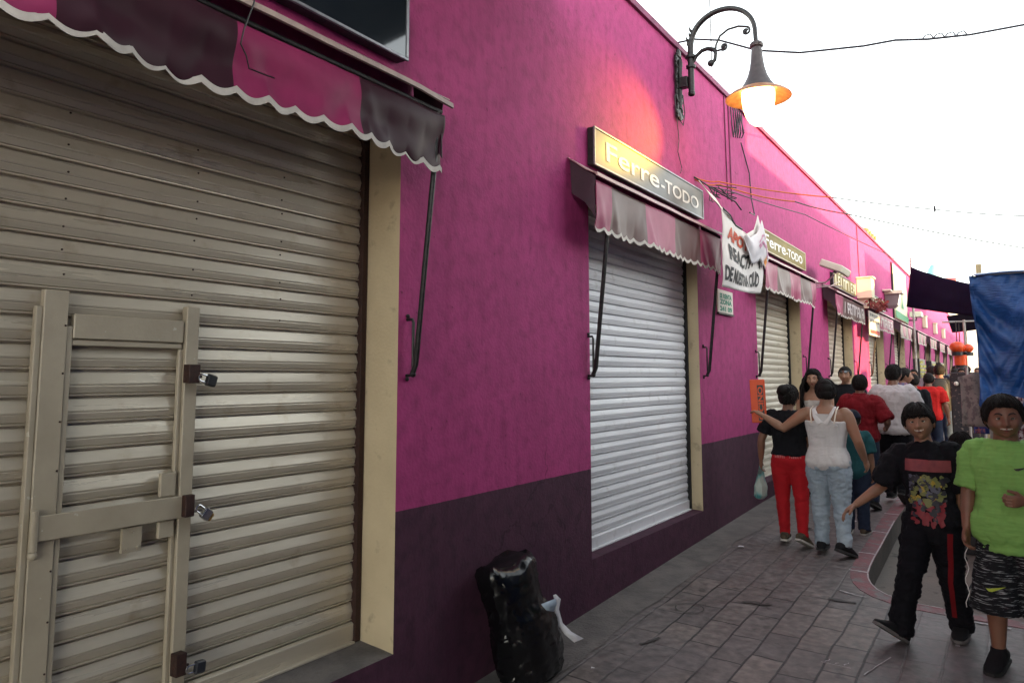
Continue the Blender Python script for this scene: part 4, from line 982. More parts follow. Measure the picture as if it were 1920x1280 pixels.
# dark open shops with racks of yellow goods (beyond the sixth shutter)
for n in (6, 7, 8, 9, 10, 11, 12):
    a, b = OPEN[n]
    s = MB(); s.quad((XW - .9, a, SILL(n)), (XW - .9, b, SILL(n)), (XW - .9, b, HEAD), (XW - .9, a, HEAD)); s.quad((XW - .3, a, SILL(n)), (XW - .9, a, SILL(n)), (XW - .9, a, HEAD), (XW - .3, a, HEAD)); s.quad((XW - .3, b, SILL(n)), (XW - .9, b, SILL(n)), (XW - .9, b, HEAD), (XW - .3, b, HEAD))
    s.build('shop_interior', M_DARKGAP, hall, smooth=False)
RKL = ['black rack of yellow goods in the first dark shop past the green banner', 'black rack of yellow and green goods in the second dark shop', 'black rack of yellow goods in the third dark shop, by the far corner']
M_YEL = mat('yellow_goods', (.62, .52, .10), (.30, .33, .07), rough=.6, scale=14)
for k, n in enumerate((6, 7, 8)):
    a, b = OPEN[n]; t = thing('goods_rack', RKL[k], 'rack', (XW + .1, a + .6, .3), 'racks of yellow goods in the dark shops')
    s = MB(); s.box(XW - .12, XW + .16, a + .35, b - .1, G(XW, a), 2.25); s.build('rack', M_LOCKBLK, t, smooth=False, bevel=.01)
    for i in range(6):
        for j in range(12):
            if random.random() < .75:
                y_ = a + .42 + i * .31 + random.uniform(-.04, .04); z_ = .75 + j * .122
                s = MB(); s.box(XW + .161, XW + .19, y_, y_ + random.uniform(.14, .24), z_, z_ + random.uniform(.05, .095)); s.build('packet', M_YEL, t, smooth=False)
# things at the end of the street
t = thing('far_building', 'pale building with a red awning closing the far end of the street', 'building', (-2.4, 76, 0))
M_PALE = mat('pale_plaster', (.72, .68, .62), (.62, .58, .53), rough=.8, scale=.6)
s = MB(); s.box(-7.5, 4, 74, 84, 0, 9.0); s.box(-1.8, 4, 73.6, 84, 9.003, 9.3); s.build('wall', M_PALE, t, smooth=False)
s = MB(); s.rings([[(-4.7, 72.6, z), (-3.4, 72.6, z), (-3.4, 73.99, z + .4), (-4.7, 73.99, z + .4)] for z in (9.0, 9.7)]); s.build('red_awning', mat('far_red', (.42, .03, .05), (.5, .12, .05), rough=.6, scale=1), t, smooth=False)
s = MB()
for x_ in (-6.5, -4.2, -.5, 1.5):
    for z_ in (2, 5, 7.2): s.box(x_, x_ + .9, 73.95, 73.99, z_, z_ + 1.2)
s.build('window', M_GLASSDARK, t, smooth=False)
t = thing('water_tank', 'small blue-grey water tank on the pale far roof', 'water tank', (-4.2, 78, 9))
s = MB(); s.lathe([(.02, 11.9), (.25, 11.85), (.55, 11.4), (.6, 11.1), (.6, 10.4), (.02, 10.4)], (-5.3, 78, 0), 20); s.build('tank', mat('tank_blue', (.18, .4, .45), rough=.5), t)
s = MB(); [s.box(-5.7 + i * .7, -5.6 + i * .7, 77.6 + j * .7, 77.7 + j * .7, 9.0, 10.4) for i in (0, 1) for j in (0, 1)]; s.build('stand', M_GREYMETAL, t, smooth=False)
t = thing('roof_tiles', 'bit of orange tiled roof standing behind the magenta parapet', 'roof', (XW - .5, 21.5, 4.9))
s = MB()
for k in range(9):
    y_ = 20.4 + k * .42; s.tube([(XW - .2, y_, 5.0 + .25 * (k < 4)), (XW - 1.4, y_, 5.42 + .25 * (k < 4))], .13, 8)
s.build('tiles', mat('orange_tiles', (.6, .2, .06), (.45, .12, .04), rough=.7, scale=6), t)
s = MB(); s.box(XW - 1.6, XW - .35, 20.2, 24.2, 4.84, 5.0); s.build('base', M_CREAM, t, smooth=False)
# unseen opposite side: shop blocks with heights and gaps shaped for sun and shade
M_OPP = mat('opposite_plaster', (.32, .24, .22), (.24, .18, .17), rough=.85, scale=1.2)
opp = thing('opposite_building', 'unseen shop building across the street, shaped to shade the magenta wall', 'building', (9, 10, 0))
s = MB()
BL = [ (-4, 4.6, 8.5), (4.6, 13.6, 5.3), (14.35, 15.05, 2.6), (15.6, 30, 5.3), (30, 62, 4.8)]
for a, b, h in BL: s.box(3.9 if b < 5 else 7.2, 14 if b < 5 else 7.6, a, b, -.5, h)
s.build('wall', M_OPP, opp, smooth=False)
s = MB()
for k in range(3): s.box(3.86, 3.895, -3.5 + k * 2.7, -1.9 + k * 2.7, 0, 2.6)
s.build('shutter', M_SLAT2, opp, smooth=False)

# unseen tarps added to block the sky and darken the near wall
sheet('shade_tarp', 'unseen tarp added above the camera to shade the near pavement', [(-1.5, -4, 3.05), (3.85, -4, 3.2), (3.85, 1.6, 3.2), (-1.3, 1.6, 3.05)], M_NAVY, seed=8, sag=.04)
sheet('shade_tarp', 'unseen navy tarp added right of the camera to block sky light', [(1.1, 1.5, 3.2), (3.85, 1.5, 3.3), (3.85, 7.4, 3.3), (1.1, 7.4, 3.15)], M_NAVY, seed=9, sag=.06)
sheet('added_side_tarp', 'unseen upright blue tarp added right of the camera to darken the near wall', [(1.42, -3.5, 3.15), (1.40, 7.2, 3.1), (1.42, 7.2, .2), (1.44, -3.5, .2)], M_TARP, seed=12, sag=.0, group='unseen tarps added for shade')
sheet('shade_tarp', 'unseen high navy tarp added over the street to darken the near wall', [(-2.35, 1.7, 4.62), (3.85, 1.7, 4.9), (3.85, 5.4, 4.9), (-2.3, 4.55, 4.62)], M_NAVY, seed=14, sag=.02)
# ------------------------------------------------------------------ people
def voxel(mb, size, it=4, fac=.5):
    """fuse overlapping closed shapes into one continuous skin"""
    bmesh.ops.recalc_face_normals(mb.bm, faces=mb.bm.faces)
    me = bpy.data.meshes.new('v'); mb.bm.to_mesh(me); mb.bm.free()
    o = bpy.data.objects.new('v', me); COL.objects.link(o)
    r = o.modifiers.new('r', 'REMESH'); r.mode = 'VOXEL'; r.voxel_size = size
    if it: q = o.modifiers.new('q', 'SMOOTH'); q.iterations = it; q.factor = fac
    dg = bpy.context.evaluated_depsgraph_get()
    out = bpy.data.meshes.new_from_object(o.evaluated_get(dg))
    bpy.data.objects.remove(o); bpy.data.meshes.remove(me)
    return out
def wrinkle(me, amp, freq, stretch=(1, 1, 1), seed=0, also=0.):
    me.update()
    ns = [v.normal.copy() for v in me.vertices]
    for v, n_ in zip(me.vertices, ns):
        p = Vector((v.co.x * stretch[0], v.co.y * stretch[1], v.co.z * stretch[2])) * freq + Vector((seed, seed * 2.3, 0))
        d = noise.noise(p) ; d2 = noise.noise(p * 2.3 + Vector((3, 1, 7)))
        v.co += n_ * amp * (.45 + .8 * d + .5 * (abs(d2) * 2 - .5))
def link_mesh(me, name, mats, parent, sm=True):
    for m in (mats if isinstance(mats, (list, tuple)) else [mats]): me.materials.append(m)
    if sm: me.polygons.foreach_set('use_smooth', [True] * len(me.polygons))
    o = bpy.data.objects.new(name, me); COL.objects.link(o)
    if parent: o.parent = parent
    return o
def ellring(c, u, w, ru, rw, n=20, p=2.):
    out = []
    for k in range(n):
        a = 2 * PI * k / n; ca, sa = math.cos(a), math.sin(a)
        out.append(c + u * ru * math.copysign(abs(ca) ** (2 / p), ca) + w * rw * math.copysign(abs(sa) ** (2 / p), sa))
    return out

SKINS = {}
def skin(k):
    c = {'tan': (.30, .155, .095), 'brown': (.22, .105, .065), 'light': (.40, .22, .145)}[k]
    return mat('skin_' + k, c, tuple(x * .85 for x in c), rough=.48, scale=9, detail=5, bump=.03, bscale=120, c3=(c[0] * 1.1, c[1] * .85, c[2] * .8), s3=5, lo3=.5, hi3=.75)
M_HAIR = mat('black_hair', (.006, .005, .005), (.012, .009, .008), rough=.6, scale=30, spec=.18, stretch=(1, 1, .2), bump=.5, bscale=90, bstretch=(3, 3, .3))
M_LIP2 = mat('lips', (.26, .085, .075), rough=.4)
M_TEETH = mat('teeth', (.56, .52, .45), rough=.3)
M_EYEW = mat('eye_white', (.62, .6, .58), rough=.2)
M_IRIS = mat('eye_iris', (.012, .007, .005), rough=.1)
M_BROW = mat('eyebrow', (.014, .009, .008), rough=.8)
M_MOUTH = mat('mouth_dark', (.05, .012, .012), rough=.6)

def head_point(lon, lat, hh, fat=0., off=0.):
    """surface of a head centred on its own middle, facing +Y"""
    cl, sl = math.cos(lat), math.sin(lat)
    ax, ay, az = .375 * hh * (1 + .12 * fat), .455 * hh, .5 * hh
    fr = math.cos(lon)
    x = ax * math.sin(lon) * cl; y = ay * fr * cl; z = az * sl
    low = max(0, -sl)
    x *= 1 - .30 * low ** 1.8 * (1 - .5 * fat); y *= 1 + .06 * low * (fr > 0) - .22 * low ** 1.5 * (fr < 0)
    y -= .03 * hh * low * (fr < 0)
    g = lambda l0, t0, sl_, st_: math.exp(-((lon - l0) / sl_) ** 2 - ((lat - t0) / st_) ** 2)
    d = 0
    for sgn in (-1, 1):
        d -= .040 * g(sgn * .42, .02, .20, .13); d += .018 * g(sgn * .42, .24, .26, .09)
        d += .030 * g(sgn * .60, -.30, .26, .2) * (1 + fat); d += .022 * g(sgn * .16, -.30, .09, .09)
        d += .02 * fat * g(sgn * .8, -.65, .4, .35)
    d += .055 * g(0, -.05, .13, .22) + .105 * g(0, -.27, .12, .13) - .02 * g(0, -.43, .2, .05)
    d += .030 * g(0, -.52, .30, .06) - .012 * g(0, -.585, .28, .025) + .030 * g(0, -.66, .26, .07) - .02 * g(0, -.78, .3, .06) + .045 * g(0, -1.02, .5, .18)
    k = 1 + (d * hh + off) / max(1e-6, math.sqrt(x * x + y * y + z * z))
    return Vector((x * k, y * k, z * k))
def hairline(lon, front=.55):
    a = abs(lon)
    return interp(a, [0, .55, .85, 1.02, 1.2, 1.42, 1.55, 1.75, 2.1, PI], [front, front - .03, front - .18, .15, -.22, -.12, .05, -.25, -.62, -.72])

FWD, RGT, UPV = Vector((0, 1, 0)), Vector((1, 0, 0)), Vector((0, 0, 1))
def rotm(yaw=0, pitch=0, roll=0): return Matrix.Rotation(R(yaw), 3, 'Z') @ Matrix.Rotation(R(-pitch), 3, 'X') @ Matrix.Rotation(R(roll), 3, 'Y')
def U(*a): return Vector(a).normalized()

def person(label, x, y, H, face, group=None, ground=None, skn='tan', w=1., belly=0., hips=1., bust=0., headk=.132, lean=0, twist=0, rollt=0, head=(0, 0, 0),
           armR=((.12, 0, -1), (.05, .2, -1)), armL=((-.12, 0, -1), (-.05, .2, -1)), legR=((.03, .0, -1), (.02, -.03, -1), (.15, 1, 0)), legL=((-.03, 0, -1), (-.02, -.03, -1), (-.15, 1, 0)),
           shirt=None, pants=None, shoe=None, hair=None, vox=.011, fat=0., smile=0, near=False, curlR=35, curlL=35, palmR=None, palmL=None, sit=False, eyes=True):
    """one person: a single skin (body, head, face, hands) with clothes and hair as children; local +Y is where the chest faces"""
    C = lambda v: Vector(v)
    TM = rotm(twist, -lean, rollt)
    hip = Vector((0, 0, .515 * H))
    def T(p): return hip + TM @ (Vector(p) - hip)
    sh = .112 * H * (.85 + .15 * w)
    S = {1: T((sh, 0, .805 * H)), -1: T((-sh, 0, .805 * H))}
    arms = {}
    for sg, (du, df) in ((1, armR), (-1, armL)):
        du, df = U(*du), U(*df); e = S[sg] + du * .172 * H; wv = e + df * .148 * H
        arms[sg] = (S[sg], e, wv, df)
    legs = {}
    for sg, (dt, ds, dfoot) in ((1, legR), (-1, legL)):
        dt, ds, dfoot = U(*dt), U(*ds), U(*dfoot)
        h = Vector((sg * .049 * H * hips, 0, .505 * H)); k = h + dt * .245 * H; a = k + ds * .222 * H
        legs[sg] = (h, k, a, dfoot)
    # lowest shoe point rests on the ground
    def foot_low(l):
        a, d = l[2], l[3]; up = (UPV - d * UPV.dot(d)).normalized()
        return min((a - d * .055 * H - up * .046 * H).z, (a + d * .10 * H - up * .046 * H).z)
    if not sit:
        dz = -min(foot_low(legs[1]), foot_low(legs[-1]))
    else: dz = sit - .515 * H
    gz = (G(x, y) if ground is None else ground)
    FM = Matrix.Translation((x, y, gz)) @ Matrix.Rotation(R(face), 4, 'Z') @ Matrix.Translation((0, 0, dz))
    # ---- torso rings
    zf = [.452, .475, .51, .545, .60, .655, .71, .755, .79, .815, .835, .855]
    rx = [.066, .086 * hips, .098 * hips, .095 * hips, .083, .087, .097, .103, .101, .084, .052, .034]
    ry = [.05, .064, .072, .067, .059, .061, .066, .066, .058, .046, .038, .034]
    yo = [0, -.004, -.008, -.006, .0, .002, .004, .002, -.004, -.008, -.006, .0]
    def torso(inf, z0, z1, p=2.35):
        rs = []
        n_ = 15
        for i in range(n_ + 1):
            z = lerp(z0, z1, i / n_)
            a = interp(z, zf, rx) * H * (w if z < .80 else lerp(w, 1, (z - .8) / .055)); b = interp(z, zf, ry) * H * (w if z < .80 else lerp(w, 1, min(1, (z - .8) / .055)))
            bl = belly * H * math.exp(-((z - .58) / .07) ** 2); bu = bust * H * math.exp(-((z - .715) / .035) ** 2)
            cy = interp(z, zf, yo) * H + (bl + bu) * .55
            c = Vector((0, cy, z * H)); u_, w_ = RGT, FWD
            pts = ellring(c, u_, w_, a + inf + bl * .5, b + inf + (bl + bu) * .6, 22, p)
            rs.append([T(q) if z > .515 else q for q in pts])
        return rs
    def limb(mb, pts, rs): mb.tube(pts, rs, 14)
    def armpts(sg):
        s_, e, wv, d = arms[sg]
        return [s_, s_.lerp(e, .25), s_.lerp(e, .6), e, e.lerp(wv, .25), e.lerp(wv, .6), wv]
    ar = [.034, .036, .031, .026, .027, .0225, .0165]
    gk = (.6 + .4 * w)
    def legpts(sg):
        h, k, a, d = legs[sg]
        return [h + Vector((0, 0, .02 * H)), h.lerp(k, .25), h.lerp(k, .6), k, k.lerp(a, .28), k.lerp(a, .65), a, a - Vector((0, 0, .012 * H))]
    lr = [.058 * hips, .056 * hips, .046, .036, .037, .029, .022, .024]
    # ---- skin
    mb = MB()
    mb.rings(torso(-.004 if shirt else 0, .452, .853))
    nk0 = T((0, -.004 * H, .825 * H)); HH = headk * H
    HM = TM @ rotm(*head)
    nk1 = T((0, .002 * H, .868 * H)); hc = nk1 + (TM @ Vector((0, .012 * H, 0))) + HM @ Vector((0, .012 * H, HH * .42))
    mb.tube([nk0, nk1, hc - HM @ Vector((0, .03 * HH, .15 * HH))], [.040 * H * (1 + .25 * fat), .034 * H * (1 + .3 * fat), .033 * H * (1 + .3 * fat)], 16)
    mb.ball(hc + HM @ Vector((0, -.02 * HH, .02 * HH)), .33 * HH, .38 * HH, .42 * HH)
    for sg in (1, -1):
        limb(mb, armpts(sg), [r * H * gk for r in ar])
        limb(mb, legpts(sg), [r * H * gk for r in lr])
        mb.ball(S[sg] + Vector((-sg * .008 * H, 0, -.004 * H)), .037 * H * gk)
        a, d = legs[sg][2], legs[sg][3]; mb.tube([a, a + d * .03 * H - UPV * .026 * H], [.022 * H, .014 * H], 10)
    me = voxel(mb, vox, 5)
    body = bmesh.new(); body.from_mesh(me); bpy.data.meshes.remove(me)
    # ---- head with a face
    fb = MB(); fb.bm.free(); fb.bm = body; fb.mi = 0
    NL, NT = (96, 72) if near else (64, 44)
    vs = []
    for i in range(NT + 1):
        lat = -PI / 2 + PI * i / NT
        vs.append([fb.v(hc + HM @ head_point(-PI + 2 * PI * j / NL, max(-1.55, min(1.55, lat)), HH, fat)) for j in range(NL)])
    mo = -.565
    for i in range(NT):
        lat = -PI / 2 + PI * (i + .5) / NT
        for j in range(NL):
            lon = -PI + 2 * PI * (j + .5) / NL; fb.mi = 0
            wd = .34 + .08 * smile
            curve = mo + (.10 * smile * (lon / wd) ** 2)
            e = (lon / wd) ** 2
            if e < 1 and abs(lon) < .6:
                hgt = .085 * math.sqrt(1 - e); dd = (lat - curve)
                if abs(dd) < hgt: fb.mi = 1
                if smile and abs(dd - .01) < .05 * math.sqrt(1 - e) and e < .8: fb.mi = 2 if dd > -.02 else 5
                elif not smile and abs(dd) < .012 and e < .9: fb.mi = 5
            fb.f([vs[i][j], vs[i][(j + 1) % NL], vs[i + 1][(j + 1) % NL], vs[i + 1][j]])
    fb.mi = 0
    if eyes:
        for sg in (1, -1):
            ec = head_point(sg * .40, .03, HH, fat, -.030 * HH)
            m0 = len(body.faces); n = 14; r0 = .062 * HH
            rs = []
            for i in range(10):
                t = (PI * .5) * i / 9 + .02; rr = math.sin(t)
                rs.append([hc + HM @ (ec + Vector((1.25 * r0 * rr * math.cos(2 * PI * k / n), r0 * (math.cos(t)) * .9, .62 * r0 * rr * math.sin(2 * PI * k / n)))) for k in range(n)])
            vr = [[fb.v(p) for p in r] for r in rs]; fb.mi = 4; fb.f(vr[0])
            for i in range(9):
                fb.mi = 4 if i < 4 else 3
                for k in range(n): fb.f([vr[i][k], vr[i][(k + 1) % n], vr[i + 1][(k + 1) % n], vr[i + 1][k]])
            fb.mi = 0
            fb.tube([hc + HM @ (ec + Vector((1.35 * r0 * math.cos(a), .55 * r0 + .35 * r0 * math.sin(a), .62 * r0 * math.sin(a) + .01 * r0))) for a in [PI * q / 8 for q in range(9)]], .016 * HH, 6)
            fb.mi = 6
            fb.tube([hc + HM @ head_point(sg * lo_, la_, HH, fat, .010 * HH) for lo_, la_ in ((.16, .20), (.30, .265), (.46, .275), (.62, .215))], [.016 * HH, .024 * HH, .020 * HH, .008 * HH], 6)
            fb.mi = 0
    for sg in (1, -1):      # ears
        ec = Vector((sg * .375 * HH * (1 + .1 * fat), -.03 * HH, -.03 * HH))
        fb.ball(hc + HM @ ec, .035 * HH, .085 * HH, .135 * HH, n=10, M=HM @ rotm(-sg * 25, 0, 0))
    # ---- hands: palm, four fingers of different length, thumb at the side
    for sg in (1, -1):
        s_, e, wv, d = arms[sg]
        pn = (palmR if sg == 1 else palmL)
        pn = U(*pn) if pn else Vector((-sg, .3, 0))
        pn = (pn - d * pn.dot(d)).normalized(); sd = d.cross(pn)          # across the palm
        thumb = sd if (sd.dot(FWD + UPV * .3) > 0) else -sd
        cu = curlR if sg == 1 else curlL
        hb = MB(); hl = .108 * H; pw = .024 * H
        hb.rings([ellring(wv + d * (t * hl), sd, pn, a * H, b * H, 12, 2.6) for t, a, b in ((-.08, .0155, .0125), (.05, .0165, .012), (.2, .021, .0125), (.38, .0235, .0115), (.47, .022, .0095))])
        for q, (ln, off) in enumerate(((.40, .75), (.46, .27), (.43, -.23), (.33, -.70))):
            p = wv + d * hl * .44 + thumb * pw * off; dirv = d.copy(); pts = [p]
            for seg in range(3):
                an = R(cu * (.6 + .35 * seg)); ax_ = d.cross(pn)
                a_tot = R(cu) * (.5 + .75 * seg)
                dirv = (d * math.cos(a_tot) + pn * math.sin(a_tot)).normalized()
                p = p + dirv * hl * ln * (.46, .31, .25)[seg]; pts.append(p)
            hb.tube(pts, [.0062 * H, .0058 * H, .0054 * H, .0046 * H], 8); hb.ball(pts[-1], .0047 * H, n=8)
        t0 = wv + d * hl * .12 + thumb * pw * .55; td = (d * .72 + thumb * .7 + pn * .25).normalized(); t1 = t0 + td * hl * .22; td2 = (d * .9 + thumb * .25 + pn * .4).normalized(); t2 = t1 + td2 * hl * .2
        hb.tube([t0, t1, t2, t2 + td2 * hl * .10], [.0085 * H, .0072 * H, .0063 * H, .005 * H], 8)
        hm = voxel(hb, .0038 if near else .0055, 2)
        tmp = bmesh.new(); tmp.from_mesh(hm); tmp.to_mesh(hm); tmp.free()
        body.from_mesh(hm); bpy.data.meshes.remove(hm)
    bmesh.ops.transform(body, matrix=FM, verts=body.verts)
    bmesh.ops.translate(body, vec=-Vector((x, y, gz)), verts=body.verts)
    bmesh.ops.recalc_face_normals(body, faces=body.faces)
    me = bpy.data.meshes.new('person'); body.to_mesh(me); body.free()
    P = link_mesh(me, 'person', [skin(skn), M_LIP2, M_TEETH, M_EYEW, M_IRIS, M_MOUTH, M_BROW], None)
    P.location = (x, y, gz)
    tag(P, label, 'person', group)
    LM = Matrix.Translation(-Vector((x, y, gz))) @ FM
    def out(mesh, name, mats, par=P):
        mesh.transform(LM); return link_mesh(mesh, name, mats, par)
    res = {'P': P, 'LM': LM, 'H': H, 'HH': HH, 'hc': hc, 'HM': HM, 'arms': arms, 'legs': legs, 'T': T, 'FM': FM}
    # ---- shirt
    if shirt:
        inf = shirt.get('inf', .014); hem = shirt.get('hem', .47); top = shirt.get('top', .842)
        mb = MB(); rs = torso(inf, hem, top); n_ = len(rs)
        fl = shirt.get('flare', .0)
        for i, r in enumerate(rs):
            z = lerp(hem, top, i / (n_ - 1)); k = 1 + fl * max(0, (.62 - z) / .15)
            if k > 1: c = sum(r, Vector()) / len(r); rs[i] = [c + (q - c) * k for q in r]
        mb.rings(rs)
        sl = shirt.get('sleeve', .62)
        for sg in (1, -1):
            if not sl: continue
            s_, e, wv, d = arms[sg]; loose = shirt.get('loose', .016)
            if sl <= 1: pts = [s_ + Vector((-sg * .02 * H, 0, 0)), s_.lerp(e, .22), s_.lerp(e, sl * .7), s_.lerp(e, sl)]; rr = [.040 * H * gk + loose * .4, .041 * H * gk + loose * .5, .037 * H * gk + loose, .037 * H * gk + loose * 1.2]
            else: pts = [s_, s_.lerp(e, .5), e, e.lerp(wv, .5), e.lerp(wv, .92)]; rr = [.042 * H * gk, .038 * H * gk + loose * .5, .033 * H * gk + loose * .5, .028 * H * gk + loose * .5, .024 * H * gk + loose * .5]
            mb.tube(pts, rr, 16)
            mb.ball(s_ + Vector((-sg * .012 * H, 0, -.006 * H)), .044 * H * gk + loose * .2)
        m_ = voxel(mb, shirt.get('vox', vox * .9), 4)
        wrinkle(m_, shirt.get('wr', .010), 11, (1.2, 1.2, .32), seed=x * 7); wrinkle(m_, shirt.get('wr', .010) * .45, 19, (.6, .6, 1.3), seed=y * 5)
        res['shirt'] = out(m_, shirt.get('name', 'shirt'), shirt['m'])
        if shirt.get('collar'):
            c = MB(); cc = T((0, -.004 * H, .842 * H)); c.rings([ellring(cc + TM @ Vector((0, 0, z_ * H)), TM @ RGT, TM @ FWD, r_ * H, r_ * H, 18) for z_, r_ in ((-.012, .05), (.022, .041), (.020, .045), (-.012, .056))]); bmesh.ops.transform(c.bm, matrix=LM, verts=c.bm.verts)
            o = c.build('collar', shirt['m']); o.parent = res['shirt']
    # ---- trousers, shorts
    if pants:
        inf = pants.get('inf', .012); mb = MB(); ptop = pants.get('top', min(.565, (shirt['hem'] if shirt and 'hem' in shirt else .47) + .03))
        if ptop > .5: mb.rings(torso(inf, .44, ptop))
        else: mb.rings(torso(min(inf, .006), .44, ptop))
        ln = pants.get('len', 1.)         # 1 = ankle, .5 = knee
        cuff = pants.get('cuff', .034) * H; thigh = pants.get('thigh', .012)
        for sg in (1, -1):
            h, k, a, d = legs[sg]; st_ = []
            lr2 = [.058 * hips * H * gk + thigh, .057 * hips * H * gk + thigh, .049 * H * gk + thigh, max(.040 * H * gk + thigh * .8, cuff), max(.038 * H * gk + thigh * .7, cuff), max(.032 * H + thigh * .6, cuff), cuff]
            full = [h + Vector((0, 0, .02 * H)), h.lerp(k, .25), h.lerp(k, .6), k, k.lerp(a, .28), k.lerp(a, .65), a - Vector((0, 0, pants.get('drop', .012) * H))]
            if ln < 1:
                cnt = {.5: 4, .6: 5}.get(ln, 4); full = full[:cnt]; lr2 = lr2[:cnt]
                for q in range(1, cnt): lr2[q] = max(lr2[q] - .008, pants.get('wide', .07) * H * lerp(.72, 1.06, q / (cnt - 1)))
            mb.tube(full, lr2, 16)
        m_ = voxel(mb, vox, 4)
        wrinkle(m_, pants.get('wr', .007), 11, (1, 1, 1.6), seed=x * 3); wrinkle(m_, pants.get('wr', .007) * .25, 22, (1, 1, 1.8), seed=y * 3)
        res['pants'] = out(m_, pants.get('name', 'trousers'), pants['m'])
    # ---- shoes
    for sg in (1, -1):
        a, d = legs[sg][2], legs[sg][3]; up = (UPV - d * UPV.dot(d)).normalized(); si = d.cross(up)
        sm_ = shoe or {'m': M_LOCKBLK}; kk = sm_.get('k', 1.)
        b0 = a - up * .046 * H
        st_ = [(-.058, .016, .018, .03), (-.045, .026, .034, .045), (-.01, .029, .034, .058), (.02, .030, .026, .058), (.05, .032, .02, .040), (.085, .032, .016, .026), (.11, .024, .012, .019), (.122, .012, .008, .012)]
        mb = MB(); mb.rings([ellring(b0 + d * t * H * kk + up * (h_ * .5 * H + .006 * H), si, up, w_ * H * kk, h_ * .5 * H, 14, 2.6) for t, w_, q_, h_ in st_])
        mb.tube([a - up * .004 * H, a + up * .022 * H], [.030 * H, .028 * H], 12)
        m_ = voxel(mb, .007, 2); so = out(m_, 'shoe', sm_['m'])
        q = MB(); q.rings([[b0 + d * t * H * kk + si * w_ * 1.06 * sgn2 * H * kk + up * zz * H for sgn2, zz in ((-1, 0), (1, 0), (1, .012), (-1, .012))] for t, w_, q_, h_ in st_])
        bmesh.ops.transform(q.bm, matrix=LM, verts=q.bm.verts); o = q.build('sole', sm_.get('sole', M_LOCKBLK)); o.parent = so
    # ---- hair
    if hair:
        th = hair.get('t', .05) * HH; front = hair.get('front', .55); mb = MB(); NL, NT = 72, 48; seed = x * 11
        vs = []
        for i in range(NT + 1):
            lat = -1.2 + (1.2 + PI / 2) * i / NT; row = []
            for j in range(NL):
                lon = -PI + 2 * PI * j / NL
                hl_ = hairline(lon, front) + hair.get('jag', .06) * noise.noise((lon * 6, seed, 0)) + hair.get('long', 0) * (-.5 if abs(lon) > 1.2 else 0)
                k = sstep(hl_ - .04, hl_ + .14, lat)
                tex = 1 + hair.get('mess', .25) * noise.noise((lon * 5 + lat * 2, lat * 4, seed)) + .5 * hair.get('mess', .25) * noise.noise((lon * 14, lat * 9, seed))
                o_ = lerp(-.05 * HH, th * tex * (1 + hair.get('crown', .5) * max(0, math.sin(lat))), k)
                row.append(mb.v(hc + HM @ head_point(lon, min(1.56, lat), HH, fat, o_)))
            vs.append(row)
        for i in range(NT):
            for j in range(NL): mb.f([vs[i][j], vs[i][(j + 1) % NL], vs[i + 1][(j + 1) % NL], vs[i + 1][j]])
        rr = random.Random(int(abs(seed) * 100))
        for (dx, dy, dz_, r) in hair.get('buns', []):
            mb.ball(hc + HM @ Vector((dx, dy, dz_)) * HH, r * HH, r * HH, r * .95 * HH, n=16)
        for _ in range(hair.get('strands', 0)):       # long wavy locks over shoulders and back
            lon = rr.uniform(*rr.choice(hair.get('lons', [(1.3, PI), (-PI, -1.3)]))); p0 = hc + HM @ head_point(lon, rr.uniform(.1, .9), HH, fat, .01 * HH); L_ = hair.get('len', 1.6) * HH * rr.uniform(.75, 1.1)
            o = (p0 - hc); o.z = 0; o = o.normalized() if o.length > 1e-6 else Vector((0, -1, 0)); pts = []; ph = rr.uniform(0, 6)
            for k in range(12):
                t = k / 11; out_ = math.sin(min(1, t * 2.2) * PI / 2) * hair.get('spread', .22) * HH
                pts.append(p0 + o * out_ + Vector((.035 * HH * math.sin(ph + t * 14), .035 * HH * math.cos(ph + t * 12), -L_ * t ** 1.15 + .06 * HH * math.sin(t * 3))))
            mb.tube(pts, [.05 * HH * (1 - .6 * k / 11) for k in range(12)], 6)
        for _ in range(hair.get('lay', 150 if vox < .0125 else 0)):      # fine locks combed over the scalp
            lon = rr.uniform(-PI, PI); l0 = hairline(lon, front); l1 = rr.uniform(.75, 1.5); l2 = max(l0 - rr.uniform(-.05, .12), l1 - rr.uniform(.5, 1.3)); dl_ = rr.uniform(-.3, .3); o1 = rr.uniform(.85, 1.3)
            pts = [hc + HM @ head_point(lon + dl_ * t * t, lerp(l1, l2, t), HH, fat, th * o1 * (1 + hair.get('crown', .5) * max(0, math.sin(lerp(l1, l2, t)))) * (1 - .75 * max(0, t - .7))) for t in (0, .25, .5, .75, 1)]
            mb.tube(pts, [.012 * HH, .024 * HH, .024 * HH, .018 * HH, .004 * HH], 5)
        for _ in range(hair.get('fringe', 0)):
            lon = rr.uniform(-.8, .8); p0 = hc + HM @ head_point(lon, front + rr.uniform(.12, .5), HH, fat, th * 1.1); p1 = hc + HM @ head_point(lon + rr.uniform(-.12, .12), front + rr.uniform(-.12, .05), HH, fat, th * .9); p2 = hc + HM @ head_point(lon + rr.uniform(-.2, .2), front - rr.uniform(.05, .24), HH, fat, .02 * HH)
            mb.tube([p0, p1, p2], [.045 * HH, .035 * HH, .008 * HH], 6)
        for _ in range(hair.get('spikes', 0)):
            lon = rr.uniform(-PI, PI); la = rr.uniform(.6, 1.5); p0 = hc + HM @ head_point(lon, la, HH, fat, th * .5); p1 = hc + HM @ head_point(lon + rr.uniform(-.2, .2), la + .15 if la < 1.3 else la, HH, fat, th * rr.uniform(1.5, 2.2))
            mb.tube([p0, p1], [.05 * HH, .008 * HH], 6)
        bmesh.ops.transform(mb.bm, matrix=LM, verts=mb.bm.verts)
        h = mb.build('hair', hair.get('m', M_HAIR), sharp=80); h.parent = P; res['hair'] = h
    return res

